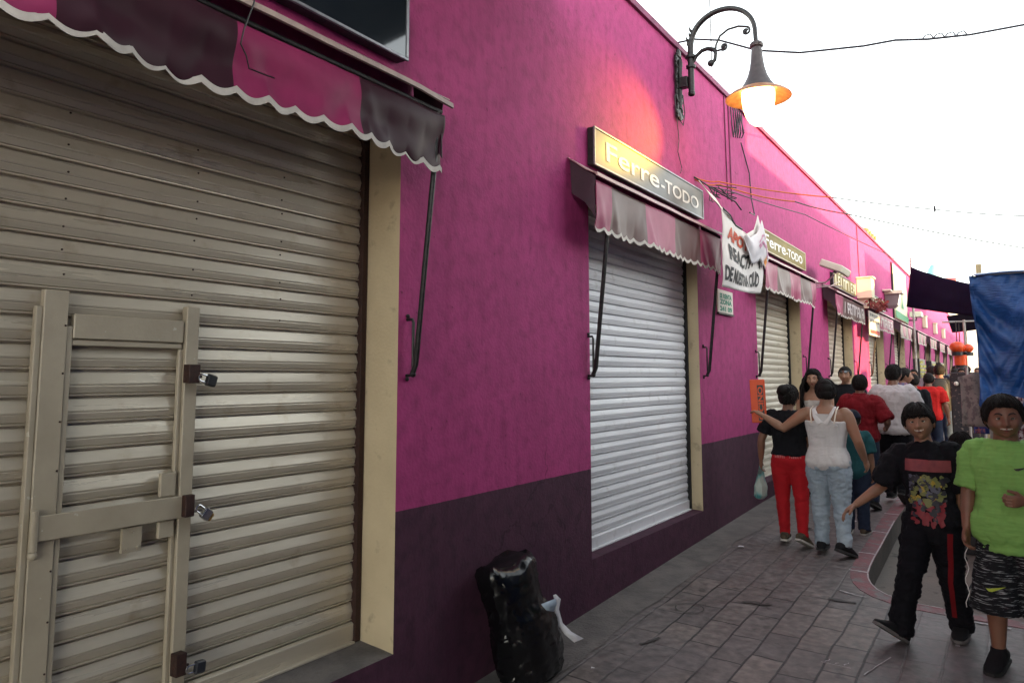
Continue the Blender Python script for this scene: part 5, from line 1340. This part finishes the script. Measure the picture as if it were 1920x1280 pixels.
def project(res, key, quads, name, m, fronty=1, off=.004):
    """print laid on a garment: each (x, z) grid point is dropped onto the cloth from in front (or behind)"""
    g = res[key]; me = g.data; LM = res['LM']; inv = LM.inverted()
    bv = BVHTree.FromPolygons([inv @ v.co for v in me.vertices], [list(p.vertices) for p in me.polygons])
    mb = MB()
    def drop(px, pz):
        hit = bv.ray_cast(Vector((px, fronty * 1.0, pz)), Vector((0, -fronty, 0)))
        y_ = hit[0].y if hit[0] is not None else 0
        return LM @ Vector((px, y_ + fronty * off, pz))
    if callable(quads): quads(mb, drop)
    else:
        for mi, x0, x1, z0, z1, nx, nz in quads:
            mb.mi = mi
            V = [[mb.v(drop(lerp(x0, x1, i / nx), lerp(z0, z1, j / nz))) for j in range(nz + 1)] for i in range(nx + 1)]
            for i in range(nx):
                for j in range(nz): mb.f([V[i][j], V[i + 1][j], V[i + 1][j + 1], V[i][j + 1]])
    o = mb.build(name, m, recalc=False); o.parent = g
    return o
def fabric(name, c1, c2=None, **k):
    k.setdefault('rough', .85); k.setdefault('scale', 10); k.setdefault('bump', .12); k.setdefault('bscale', 220); k.setdefault('sheen', 0); k.setdefault('spec', .2)
    return mat(name, c1, c2 or tuple(v * .8 for v in c1), **k)
CR = 'people walking along the street'
M_BLKTEE = fabric('black_tee', (.007, .007, .010)); M_BLKPANT = fabric('black_pants', (.005, .005, .008)); M_RED = fabric('red_stretch_pants', (.42, .012, .018))
M_TANK = fabric('white_tank_top', (.60, .57, .56), (.56, .53, .52)); M_JEAN = fabric('washed_jeans', (.26, .32, .38), (.37, .43, .48), scale=4, stretch=(1, 1, .4), lo=.35, hi=.68)
M_DENIM = fabric('dark_denim', (.022, .032, .06)); M_REDPOLO = fabric('dark_red_polo', (.20, .010, .016)); M_GREYTEE = fabric('grey_tee', (.20, .22, .25))
M_WHITETEE = fabric('white_tee', (.58, .54, .54), (.54, .50, .50)); M_REDTEE = fabric('bright_red_tee', (.60, .022, .02)); M_LIME = fabric('lime_tee', (.23, .46, .12), (.19, .39, .10), scale=26, stretch=(.3, .3, 3))
M_TUBE = fabric('cream_top', (.5, .46, .42)); M_PINKK = fabric('pink_top', (.55, .08, .2)); M_NAVYK = fabric('navy_cloth', (.012, .014, .03)); M_LILAC = fabric('lilac_white_top', (.55, .50, .56))
SNEAK = {'m': fabric('dark_sneaker', (.03, .026, .024)), 'sole': mat('pale_sole', (.45, .42, .38), rough=.7)}
BLKSH = {'m': fabric('black_shoe', (.012, .012, .014)), 'sole': mat('black_sole', (.02, .02, .02), rough=.7)}
BRNSH = {'m': fabric('brown_sneaker', (.10, .075, .05), (.05, .04, .03), scale=30), 'sole': MATS['pale_sole']}

# the boy in the black tee
b1 = person('boy in a black printed tee and black track pants striding towards the camera', -.47, 5.62, 1.48, 170, CR, skn='tan', w=.90, headk=.148, lean=5, rollt=5, head=(10, -2, 3),
            armR=((.36, .24, -.85), (.60, .55, -.55)), armL=((-.12, -.16, -1), (.02, .12, -1)),
            legR=((.13, .46, -1), (.20, .06, -1), (.50, .75, .55)), legL=((.0, -.16, -1), (-.04, -.50, -1), (-.05, 1, -.10)),
            shirt={'m': M_BLKTEE, 'hem': .425, 'inf': .017, 'sleeve': .92, 'loose': .020, 'flare': .10, 'wr': .018, 'vox': .008}, pants={'m': M_BLKPANT, 'inf': .02, 'cuff': .045, 'thigh': .014, 'wr': .014, 'drop': .022},
            shoe={'m': BLKSH['m'], 'sole': mat('grey_sole', (.12, .11, .11), rough=.7)}, hair={'t': .075, 'front': .44, 'fringe': 60, 'mess': .3, 'crown': .5}, vox=.008, smile=1, near=True, curlR=28, palmR=(-.2, .2, -.9))
H = b1['H']
rp = random.Random(4)
def blot(n, x0, x1, z0, z1, cols, a=.035, b=.05):
    def f(mb, drop):
        for k in range(n):
            cx, cz = rp.uniform(x0, x1), rp.uniform(z0, z1); r = rp.uniform(a, b); mb.mi = rp.choice(cols); m_ = 9
            sx_, sz_ = rp.uniform(.6, 1.2), rp.uniform(.6, 1.3); dd = .00004 * k
            c = drop(cx, cz); ring = []
            for q in range(m_):
                t = 2 * PI * q / m_; rr = r * rp.uniform(.6, 1.15); ring.append(mb.v(drop(cx + rr * sx_ * math.cos(t), cz + rr * sz_ * math.sin(t)) + Vector((0, -dd, 0))))
            cv = mb.v(c + Vector((0, -dd, 0)))
            for q in range(m_): mb.f([cv, ring[q], ring[(q + 1) % m_]])
    return f
zt = .74 * H
project(b1, 'shirt', [(0, -.13, .13, zt - .02, zt + .055, 14, 5)], 'red_print_band', mat('print_dull_red', (.26, .055, .06), (.18, .04, .05), rough=.8, scale=22), off=.011)
PR = [mat('print_yellow', (.36, .25, .03)), mat('print_olive', (.16, .17, .05)), mat('print_grey', (.10, .10, .14)), mat('print_red', (.22, .02, .03)), mat('print_dark', (.02, .02, .03))]
project(b1, 'shirt', blot(120, -.10, .10, zt - .22, zt - .045, [0, 1, 1, 2, 4, 4, 1], .008, .026), 'colour_print', PR, off=.011)
project(b1, 'shirt', blot(80, -.09, .09, zt - .35, zt - .21, [3, 3, 4, 4], .008, .026), 'red_print', PR, off=.011)
# red stripe down the side of the rear leg, laid on the trousers
h_, k_, a_, d_ = b1['legs'][-1]
def stripe(mb, drop):
    path = [h_.lerp(k_, t) for t in (.12, .3, .5, .7, .85, 1)] + [k_.lerp(a_, t) for t in (.2, .4, .6, .8)]
    rows = []
    for q, p in enumerate(path):
        c = p.x - .045 + .006 * q
        rows.append([mb.v(drop(c + dx, p.z)) for dx in (-.014, 0, .014)])
    for a, b in zip(rows, rows[1:]):
        for i in range(2): mb.f([a[i], a[i + 1], b[i + 1], b[i]])
project(b1, 'pants', stripe, 'red_side_stripe', fabric('stripe_red', (.17, .008, .012)), off=.012)

# the boy in the lime tee
shorts_m = fabric('streaked_shorts', (.012, .013, .016), (.30, .32, .33), scale=10, stretch=(1.2, 1.2, 16), lo=.56, hi=.63, detail=4)
b2 = person('smiling boy in a lime green tee and streaked black shorts at the right edge', -.045, 5.42, 1.53, 172, CR, skn='brown', w=1.06, belly=.012, headk=.150, head=(14, 0, 2), fat=.75,
            armR=((.16, .0, -1), (.02, .42, -1)), armL=((-.34, .15, -1), (.62, .66, -.05)),
            legR=((.05, .12, -1), (.02, -.02, -1), (.12, 1, -.12)), legL=((-.10, -.12, -1), (-.04, -.30, -1), (-.2, 1, -.10)),
            shirt={'m': M_LIME, 'hem': .425, 'inf': .022, 'sleeve': .88, 'loose': .018, 'flare': .22, 'wr': .013, 'vox': .008}, pants={'m': shorts_m, 'inf': .022, 'len': .6, 'wide': .080, 'thigh': .010, 'wr': .012, 'name': 'shorts'},
            shoe=BLKSH, hair={'t': .07, 'front': .60, 'spikes': 90, 'mess': .35, 'crown': .7}, vox=.008, smile=.8, near=True, curlL=75, curlR=45, palmL=(.2, -1, .2))
def swoosh(cx, cz, L_, sgn=1):
    up = [(0, .16), (.06, .02), (.16, -.07), (.32, -.07), (.6, .06), (1, .27)]; lo_ = [(0, .16), (.02, .10), (.10, .08), (.22, .10), (.5, .16), (1, .27)]
    def f(mb, drop):
        a = [mb.v(drop(cx + sgn * L_ * (p[0] - .5), cz + L_ * p[1])) for p in up]; b = [mb.v(drop(cx + sgn * L_ * (p[0] - .5), cz + L_ * p[1])) for p in lo_]
        for i in range(5): mb.f([a[i], a[i + 1], b[i + 1], b[i]])
    return f
project(b2, 'shirt', swoosh(-.085, .742 * 1.53, .075, -1), 'chest_mark', M_LOCKBLK, off=.006)
project(b2, 'pants', swoosh(.075, .275 * 1.53 + .02, .10, -1), 'hem_mark', mat('lime_mark', (.40, .50, .04)), off=.008)
s = MB()   # earphone cord hanging from his hand
hw = b2['FM'] @ (b2['arms'][1][2] + b2['arms'][1][3] * .06)
pts = [hw + Vector((.01 * math.sin(k * 1.3) - .01 * k / 12, .0, -.40 * k / 14)) for k in range(15)]
s.tube(pts, .0022, 6); tag(s.build('earphone_cord', mat('white_cord', (.7, .68, .66)), None, loc=hw), 'thin white cord hanging from the hand of the boy in lime green', 'cord')

# the couple seen from behind
c1 = person('woman in a black tee and red stretch pants with her hair in a bun', -1.815, 7.56, 1.44, 2, CR, skn='brown', w=1.02, hips=1.10, headk=.148, head=(-12, 0, 0),
            armL=((-.42, -.05, -1), (-.12, .30, -1)), armR=((.10, .2, -1), (-.1, .6, -.6)), legL=((-.01, .06, -1), (.03, -.02, -1), (-.1, 1, -.05)), legR=((.06, -.05, -1), (.05, -.26, -1), (.35, 1, -.45)),
            shirt={'m': M_BLKTEE, 'hem': .555, 'inf': .016, 'sleeve': .7, 'loose': .018, 'wr': .014}, pants={'m': M_RED, 'inf': .008, 'top': .575, 'cuff': .030, 'thigh': .006, 'wr': .006}, shoe=BRNSH, hair={'t': .06, 'buns': [(-.06, -.42, .34, .27), (-.22, -.40, .26, .16), (.08, -.40, .42, .15)], 'strands': 14, 'len': .45, 'lons': [(2.2, PI)], 'spread': .15, 'mess': .3}, vox=.009)
s_ = lambda z0, n, x0: None
def stitches(mb, drop):
    for x0 in (-.115, .02):
        xx = x0
        for k in range(6):
            w_ = rp.uniform(.009, .014); z_ = .537 * 1.44
            for za, zb_ in ((0, .004), (.010, .014), (.020, .024)):
                if rp.random() < .8: mb.f([mb.v(drop(a, b)) for a, b in ((xx, z_ + za), (xx + w_, z_ + za), (xx + w_, z_ + zb_), (xx, z_ + zb_))])
            mb.f([mb.v(drop(a, b)) for a, b in ((xx, z_), (xx + .004, z_), (xx + .004, z_ + .024), (xx, z_ + .024))])
            xx += w_ + .007
project(c1, 'pants', stitches, 'pale_stitching', mat('pale_pink_stitch', (.5, .2, .2)), fronty=-1, off=.004)
c2 = person('woman in a white tank top and washed jeans, one arm round her friend', -1.435, 7.38, 1.52, -3, CR, skn='tan', w=1.12, hips=1.08, headk=.138, head=(14, 4, 0),
            armL=((-.80, -.14, -.60), (-.80, .10, .46)), armR=((.36, .0, -1), (.12, .55, -.8)), legL=((-.02, .10, -1), (.0, -.04, -1), (-.1, 1, -.03)), legR=((.06, .02, -1), (.06, -.20, -1), (.42, 1, -.40)),
            shirt={'m': M_TANK, 'hem': .47, 'inf': .013, 'sleeve': 0, 'top': .755, 'wr': .007}, pants={'m': M_JEAN, 'inf': .010, 'cuff': .037, 'thigh': .010, 'wr': .014}, shoe=BLKSH, hair={'t': .07, 'buns': [(0, -.36, -.06, .27), (0, -.34, .15, .30), (0.02, -.30, .34, .24)], 'mess': .3}, vox=.009, palmL=(.1, 0, -1), curlL=40)
# straps of the tank top
s = MB(); Hh = c2['H']
for sg in (1, -1):
    P_ = [(.068, .745, .052), (.056, .79, .048), (.050, .828, .034), (.052, .84, .0), (.056, .826, -.045), (.042, .79, -.066), (.012, .745, -.072)]
    s.tube([c2['LM'] @ c2['T']((sg * a * Hh, c_ * Hh * 1.16, b * Hh)) for a, b, c_ in P_], [.020, .018, .016, .014, .016, .026, .036], 8, flat=((0, 1, 0), .35))
s.rings([[c2['LM'] @ c2['T']((a * w_ * Hh, c_ * Hh, z_ * Hh)) for a, c_ in ((-1, -.072), (1, -.072), (1, -.080), (-1, -.080))] for z_, w_ in ((.73, .085), (.75, .055), (.775, .04), (.80, .045))])
o = s.build('shoulder_strap', M_TANK, None); o.parent = c2['shirt']
s = MB()
for sg in (1, -1):
    s.tube([c2['LM'] @ c2['T']((sg * a * Hh, c_ * Hh * 1.16, b * Hh)) for a, b, c_ in ((.072, .842, .0), (.074, .826, -.047), (.070, .79, -.066), (.064, .745, -.073))], .006, 6, flat=((0, 1, 0), .5))
o = s.build('bra_strap', mat('cream_strap', (.7, .62, .52)), None); o.parent = c2['P']
# plastic bag in her left hand
hw = c1['FM'] @ (c1['arms'][-1][2] + c1['arms'][-1][3] * .085)
bagp = MB(); rs = []
for i in range(20):
    v = i / 19; z = -.30 * v
    w_ = interp(v, [0, .15, .5, .8, .95, 1], [.02, .05, .082, .095, .085, .05]); d_ = interp(v, [0, .2, .6, .9, 1], [.018, .03, .055, .06, .03])
    rs.append([hw + Vector((-.015 * v + d_ * math.cos(a) * (1 + .2 * noise.noise((math.cos(a) * 2, math.sin(a) * 2, v * 4))), w_ * math.sin(a) * (1 + .25 * noise.noise((math.cos(a) * 3, math.sin(a) * 3, v * 5))), z)) for a in [2 * PI * k / 28 for k in range(28)]])
bagp.rings(rs)
t = thing('plastic_bag', 'pale green and white plastic shopping bag in the hand of the woman in red pants', 'bag', hw)
bagp.build('bag', mat('thin_bag_plastic', (.38, .42, .38), (.06, .26, .26), rough=.35, scale=7, detail=2, stretch=(1, 1, .8), lo=.42, hi=.56, c3=(.08, .11, .10), s3=5, lo3=.55, hi3=.6), t)
s = MB(); s.tube([hw + Vector((-.01, -.03, -.02)), hw + Vector((0, -.012, .03)), hw + Vector((0, .012, .03)), hw + Vector((.01, .03, -.02))], .008, 6); s.build('handle', MATS['thin_bag_plastic'], t)
# orange lettered board held upright by the other woman's hand
bx0 = c2['FM'] @ (c2['arms'][-1][2] + c2['arms'][-1][3] * .05)
t = thing('orange_board', 'bright orange board with black lettering running up it, held beside the woman in red pants', 'board', (bx0.x - .05, bx0.y + .08, bx0.z - .03))
BXx, BYy, BZ = bx0.x - .015, bx0.y + .10, bx0.z - .10
Mb = Matrix.Translation((BXx, BYy, BZ)) @ Matrix.Rotation(R(-2), 4, 'Y') @ Matrix.Rotation(R(12), 4, 'Z')
s = MB(); s.box(-.075, .065, -.03, .03, 0, .42, Mb); s.build('panel', mat('orange_card', (.72, .075, .008), (.6, .06, .006), rough=.5, scale=5), t, smooth=False, bevel=.006)
s = MB(); s.box(-.008, .048, -.0345, -.0305, .02, .365, Mb); s.build('black_band', M_LOCKBLK, t, smooth=False)
s = MB(); add_text(s, 'OCINO', lambda u, v: Mb @ Vector((.040 - v, -.0365, .03 + u)), .062, fit=.32, bold=.002); s.build('lettering', MATS['orange_card'], t, smooth=False)

# people further on
p3 = person('woman with long dark wavy hair and a cream strapless top, facing the camera', -2.13, 10.3, 1.58, 176, CR, skn='light', w=.88, hips=1.05, bust=.012, headk=.138, head=(4, 0, 0), armR=((.12, .05, -1), (-.1, .5, -.8)), armL=((-.12, .1, -1), (.3, .5, -.5)),
            legL=((-.03, .2, -1), (0, -.05, -1), (-.1, 1, 0)), shirt={'m': M_TUBE, 'hem': .50, 'inf': .008, 'sleeve': 0, 'top': .752}, pants={'m': M_DENIM, 'inf': .008, 'cuff': .03, 'thigh': .006}, shoe=BLKSH,
            hair={'t': .09, 'front': .62, 'strands': 170, 'len': 2.3, 'spread': .36, 'lons': [(.95, PI), (-PI, -.95)], 'mess': .3}, vox=.011)
p4 = person('man in a black tee with sunglasses pushed up on his forehead, facing the camera', -1.95, 11.5, 1.63, 178, CR, skn='tan', w=1.12, headk=.134, shirt={'m': M_BLKTEE, 'sleeve': .7}, pants={'m': M_DENIM, 'cuff': .042}, shoe=BLKSH, hair={'t': .03, 'front': .6, 'mess': .1}, vox=.012)
s = MB(); HMp, hcp, HHp, LMp = p4['HM'], p4['hc'], p4['HH'], p4['LM']
def hp(lon, lat, off): return LMp @ (hcp + HMp @ head_point(lon, lat, HHp, 0, off * HHp))
for sg in (1, -1):
    ring = [s.v(hp(sg * (.34 + .27 * math.cos(a)), .40 + .16 * math.sin(a), .055)) for a in [2 * PI * k / 14 for k in range(14)]]; s.f(ring)
    s.tube([hp(sg * .58, .44, .05), hp(sg * .95, .42, .05), hp(sg * 1.35, .25, .05)], .012 * HHp * 1.6, 6)
s.tube([hp(-.1, .42, .06), hp(.1, .42, .06)], .012 * HHp * 1.5, 6)
o = s.build('sunglasses', M_GLASSDARK, None); o.parent = p4['P']
p5 = person('man in a dark red polo shirt seen from behind, bending an elbow', -1.50, 9.75, 1.50, -6, CR, skn='brown', w=1.16, headk=.142, head=(6, -4, 0), lean=3, armR=((.45, -.05, -.9), (-.2, .75, -.3)), armL=((-.2, .1, -1), (.1, .5, -.8)),
            legR=((.05, -.02, -1), (.04, -.25, -1), (.2, 1, -.4)), shirt={'m': M_REDPOLO, 'sleeve': .95, 'hem': .46, 'inf': .018, 'loose': .02, 'collar': 1, 'wr': .016}, pants={'m': M_DENIM, 'cuff': .045}, shoe=BLKSH, hair={'t': .04, 'mess': .15}, vox=.011)
p6 = person('child in a navy cap and dark denim just beyond the woman in the tank top', -1.385, 8.4, 1.20, 0, CR, skn='tan', w=1., headk=.158, shirt={'m': fabric('teal_tee', (.02, .09, .10)), 'sleeve': .8, 'inf': .018, 'hem': .45}, pants={'m': M_DENIM, 'cuff': .046, 'thigh': .018}, shoe=BRNSH, hair={'t': .04}, vox=.011)
s = MB(); hc_, HM_, HH_, LM_ = p6['hc'], p6['HM'], p6['HH'], p6['LM']
vs = [[s.v(LM_ @ (hc_ + HM_ @ head_point(-PI + 2 * PI * j / 40, .22 + 1.33 * i / 14, HH_, 0, .075 * HH_))) for j in range(40)] for i in range(15)]
for i in range(14):
    for j in range(40): s.f([vs[i][j], vs[i][(j + 1) % 40], vs[i + 1][(j + 1) % 40], vs[i + 1][j]])
br = [[LM_ @ (hc_ + HM_ @ (head_point(a, .24, HH_, 0, .07 * HH_) + Vector((0, e * .34 * HH_ * math.cos(a), -e * .05 * HH_)))) for a in [-1.1 + 2.2 * k / 14 for k in range(15)]] for e in (0, .5, 1)]
bv_ = [[s.v(p) for p in r] for r in br]
for i in range(2):
    for k in range(14): s.f([bv_[i][k], bv_[i][k + 1], bv_[i + 1][k + 1], bv_[i + 1][k]])
o = s.build('cap', M_NAVYK, None, solid=.004); o.parent = p6['P']
p7 = person('stout man in a white tee and black trousers seen from behind', -1.22, 10.35, 1.60, -8, CR, skn='brown', w=1.30, belly=.01, headk=.142, head=(-6, 0, 0), armL=((-.32, .05, -1), (.0, .35, -.9)), armR=((.3, .05, -1), (0, .4, -.9)),
            legL=((-.03, .08, -1), (0, -.04, -1), (-.1, 1, 0)), legR=((.04, -.06, -1), (.02, -.34, -1), (.1, 1, -.7)), shirt={'m': M_WHITETEE, 'hem': .48, 'inf': .022, 'sleeve': .85, 'loose': .026, 'wr': .013}, pants={'m': M_BLKPANT, 'cuff': .045, 'thigh': .016}, shoe=BLKSH, hair={'t': .045, 'mess': .15}, vox=.011)
p8 = person('small child in bright pink half hidden between the red polo and the white tee', -1.68, 11.9, 1.02, 0, CR, skn='tan', headk=.165, shirt={'m': M_PINKK, 'sleeve': .8, 'hem': .42, 'flare': .25, 'inf': .02}, pants={'m': fabric('grey_leggings', (.16, .15, .16)), 'cuff': .03}, shoe=SNEAK, hair={'t': .07, 'buns': [(0, -.42, .2, .16)]}, vox=.013)
p9 = person('person with short dark hair and a blue collar turning right beyond the white tee', -1.40, 13.0, 1.60, -50, CR, skn='tan', headk=.14, head=(-25, 0, 0), shirt={'m': fabric('blue_check', (.08, .14, .28), (.25, .1, .12), scale=30), 'collar': 1}, pants={'m': M_DENIM}, shoe=BLKSH, hair={'t': .06, 'mess': .2}, vox=.014)
p10 = person('dark-haired person in black walking between the blue collar and the red tee', -1.345, 14.0, 1.50, 0, CR, skn='brown', headk=.142, shirt={'m': M_BLKTEE, 'sleeve': 1.8}, pants={'m': M_BLKPANT}, shoe=BLKSH, hair={'t': .06}, vox=.014)
p11 = person('man in a bright red tee seen from behind in the middle distance', -1.205, 15.0, 1.52, -4, CR, skn='brown', w=1.2, headk=.14, armR=((.28, -.05, -1), (.12, .1, -1)), armL=((-.25, .05, -1), (-.05, .3, -.9)), legR=((.04, .15, -1), (0, -.1, -1), (.1, 1, 0)), shirt={'m': M_REDTEE, 'sleeve': .8, 'inf': .02, 'hem': .47}, pants={'m': M_DENIM}, shoe=BLKSH, hair={'t': .045}, vox=.013)
p12 = person('tall man in dark clothes with a backpack beside the red tee', -1.12, 16.3, 1.68, 0, CR, skn='brown', w=1.1, headk=.134, shirt={'m': fabric('charcoal_tee', (.03, .03, .032)), 'sleeve': .8}, pants={'m': fabric('blue_denim', (.035, .055, .11)), 'cuff': .045}, shoe=BLKSH, hair={'t': .07, 'mess': .3, 'spikes': 30}, vox=.014)
s = MB(); c = p12['FM'] @ p12['T']((0, -.13, .70 * 1.68)); s.rings([ellring(c + Vector((0, dy, dz_)), RGT, FWD, a, b, 18, 3.4) for dz_, a, b, dy in ((-.24, .13, .05, 0), (-.22, .15, .075, 0), (-.05, .155, .085, -.01), (.12, .14, .07, .0), (.20, .10, .045, .02), (.22, .05, .02, .02))])
t = thing('backpack', 'black backpack with a pale label on the tall man in dark clothes', 'backpack', c); s.build('pack', mat('backpack_nylon', (.014, .014, .016), rough=.6, bump=.2), t)
s = MB(); s.box(c.x - .05, c.x + .05, c.y - .105, c.y - .099, c.z + .02, c.z + .06); s.build('label_patch', mat('pale_patch', (.3, .33, .33)), t, smooth=False)
s = MB()
for sg in (1, -1): s.tube([c + Vector((sg * .09, .05, .2)), c + Vector((sg * .10, .10, .24)), c + Vector((sg * .11, .24, .12)), c + Vector((sg * .12, .14, -.15))], .018, 8)
s.build('strap', MATS['backpack_nylon'], t)
p13 = person('man in a grey tee and dark jeans far down the street, seen from behind', -1.40, 26.5, 1.70, 0, CR, skn='tan', w=1.15, headk=.132, armL=((-.25, 0, -1), (-.02, .2, -1)), armR=((.25, 0, -1), (.02, .2, -1)), shirt={'m': M_GREYTEE, 'sleeve': .75, 'inf': .02}, pants={'m': M_DENIM}, shoe=BLKSH, hair={'t': .05}, vox=.02)
far = [('small far figure in white walking on the left pavement', -1.75, 24, 1.6, fabric('far_white', (.5, .48, .47)), M_DENIM), ('small far figure in dark blue beyond the grey tee', -1.0, 32, 1.66, M_NAVYK, M_BLKPANT), ('small far figure in dull red near the far corner', -1.6, 36, 1.6, M_REDPOLO, M_DENIM),
       ('far figure in black near the yellow goods', -2.0, 29, 1.62, M_BLKTEE, M_DENIM), ('far figure in a dark cap of hair beside the lanterns', -.95, 20.5, 1.62, M_BLKTEE, M_BLKPANT)]
far += [('man in pale grey walking beyond the tall man with the backpack', -1.42, 18.5, 1.66, M_GREYTEE, M_DENIM), ('person in dark red beside the wall near the sixth awning', -1.85, 19.5, 1.58, M_REDPOLO, M_BLKPANT), ('person in white under the navy tarp', -1.15, 21.5, 1.6, M_WHITETEE, M_DENIM),
        ('person in navy walking next to the man in the grey tee', -1.75, 25.5, 1.66, M_NAVYK, M_DENIM), ('person in a pink top just past the seventh awning', -1.62, 31, 1.58, M_PINKK, M_DENIM), ('person in black at the right of the man in the grey tee', -1.12, 27.5, 1.7, M_BLKTEE, M_BLKPANT)]
for l, x_, y_, h_, sm_, pm_ in far:
    person(l, x_, y_, h_, random.choice((0, 180)), CR, skn='tan', shirt={'m': sm_}, pants={'m': pm_}, shoe=BLKSH, hair={'t': .06}, vox=.02)
# seated woman by the stall
zr = G(-.45, 9.2) - RD
p14 = person('dark-haired woman in a lilac-white top sitting on a crate with her back turned', -.44, 9.1, 1.52, -20, None, ground=zr, skn='brown', w=1.0, headk=.142, lean=12, head=(0, 12, 0), sit=.44, legR=((.2, .95, -.1), (0, .1, -1), (.1, 1, 0)), legL=((-.2, .95, -.1), (0, .1, -1), (-.1, 1, 0)), armR=((.1, .3, -1), (-.2, .9, -.3)), armL=((-.1, .3, -1), (.2, .9, -.3)),
             shirt={'m': M_LILAC, 'hem': .46, 'inf': .016, 'sleeve': .7}, pants={'m': M_BLKPANT, 'cuff': .04}, shoe=BLKSH, hair={'t': .11, 'strands': 60, 'len': .9, 'spread': .2, 'buns': [(0, -.3, -.1, .34), (-.15, -.32, .1, .28), (.18, -.3, .05, .28)]}, vox=.012)
t = thing('plastic_crate', 'black plastic crate under the seated woman in lilac white', 'crate', (-.44, 9.1, zr))
s = MB()
for z_ in (0, .1, .2, .3): s.box(-.62, -.26, 8.95, 8.97, zr + z_, zr + z_ + .07); s.box(-.62, -.26, 9.27, 9.29, zr + z_, zr + z_ + .07); s.box(-.62, -.60, 8.971, 9.269, zr + z_, zr + z_ + .07); s.box(-.28, -.26, 8.971, 9.269, zr + z_, zr + z_ + .07)
for x_ in (-.625, -.285): 
    for y_ in (8.945, 9.265): s.box(x_, x_ + .03, y_, y_ + .03, zr, zr + .385)
s.box(-.62, -.26, 8.95, 9.29, zr + .372, zr + .392)
s.build('crate', M_LOCKBLK, t, smooth=False, bevel=.003)
s = MB(); s.box(-.6, -.28, 8.98, 9.26, zr + .01, zr + .3); s.build('inside_goods', mat('dark_sack', (.02, .018, .02)), t, smooth=False, bevel=.02)
# ------------------------------------------------------------------ daylight
SUN_EL, SUN_DIR = 4.5, Vector((1, -.28, 0)).normalized()
w_ = bpy.data.worlds.new('World'); SC.world = w_; w_.use_nodes = True
nt = w_.node_tree; bg = nt.nodes['Background']
sky = nt.nodes.new('ShaderNodeTexSky'); sky.sky_type = 'NISHITA'; sky.sun_disc = False
sky.sun_elevation = R(SUN_EL); sky.sun_rotation = math.atan2(SUN_DIR.x, SUN_DIR.y)
sky.air_density = 1.0; sky.dust_density = 1.0; sky.ozone_density = 0; sky.altitude = 1500
hs = nt.nodes.new('ShaderNodeHueSaturation'); hs.inputs['Saturation'].default_value = .35; nt.links.new(sky.outputs[0], hs.inputs['Color']); nt.links.new(hs.outputs[0], bg.inputs['Color']); bg.inputs['Strength'].default_value = .15
sun = bpy.data.lights.new('sun', 'SUN'); so_ = bpy.data.objects.new('sun', sun); COL.objects.link(so_)
sun.energy = 1.6; sun.angle = R(.5); sun.color = (1, .62, .22)
d = Vector((SUN_DIR.x * math.cos(R(SUN_EL)), SUN_DIR.y * math.cos(R(SUN_EL)), math.sin(R(SUN_EL))))
so_.rotation_euler = d.to_track_quat('Z', 'Y').to_euler(); so_.location = (20, -5, 12)
SC.view_settings.view_transform = 'Standard'; SC.view_settings.look = 'None'; SC.view_settings.gamma = 1; SC.view_settings.use_curve_mapping = False
SC.view_settings.exposure = 3.5
SC.render.engine = 'CYCLES'
SC.cycles.max_bounces = 8; SC.cycles.diffuse_bounces = 4; SC.cycles.use_denoising = True
SC.cycles.sample_clamp_indirect = 4
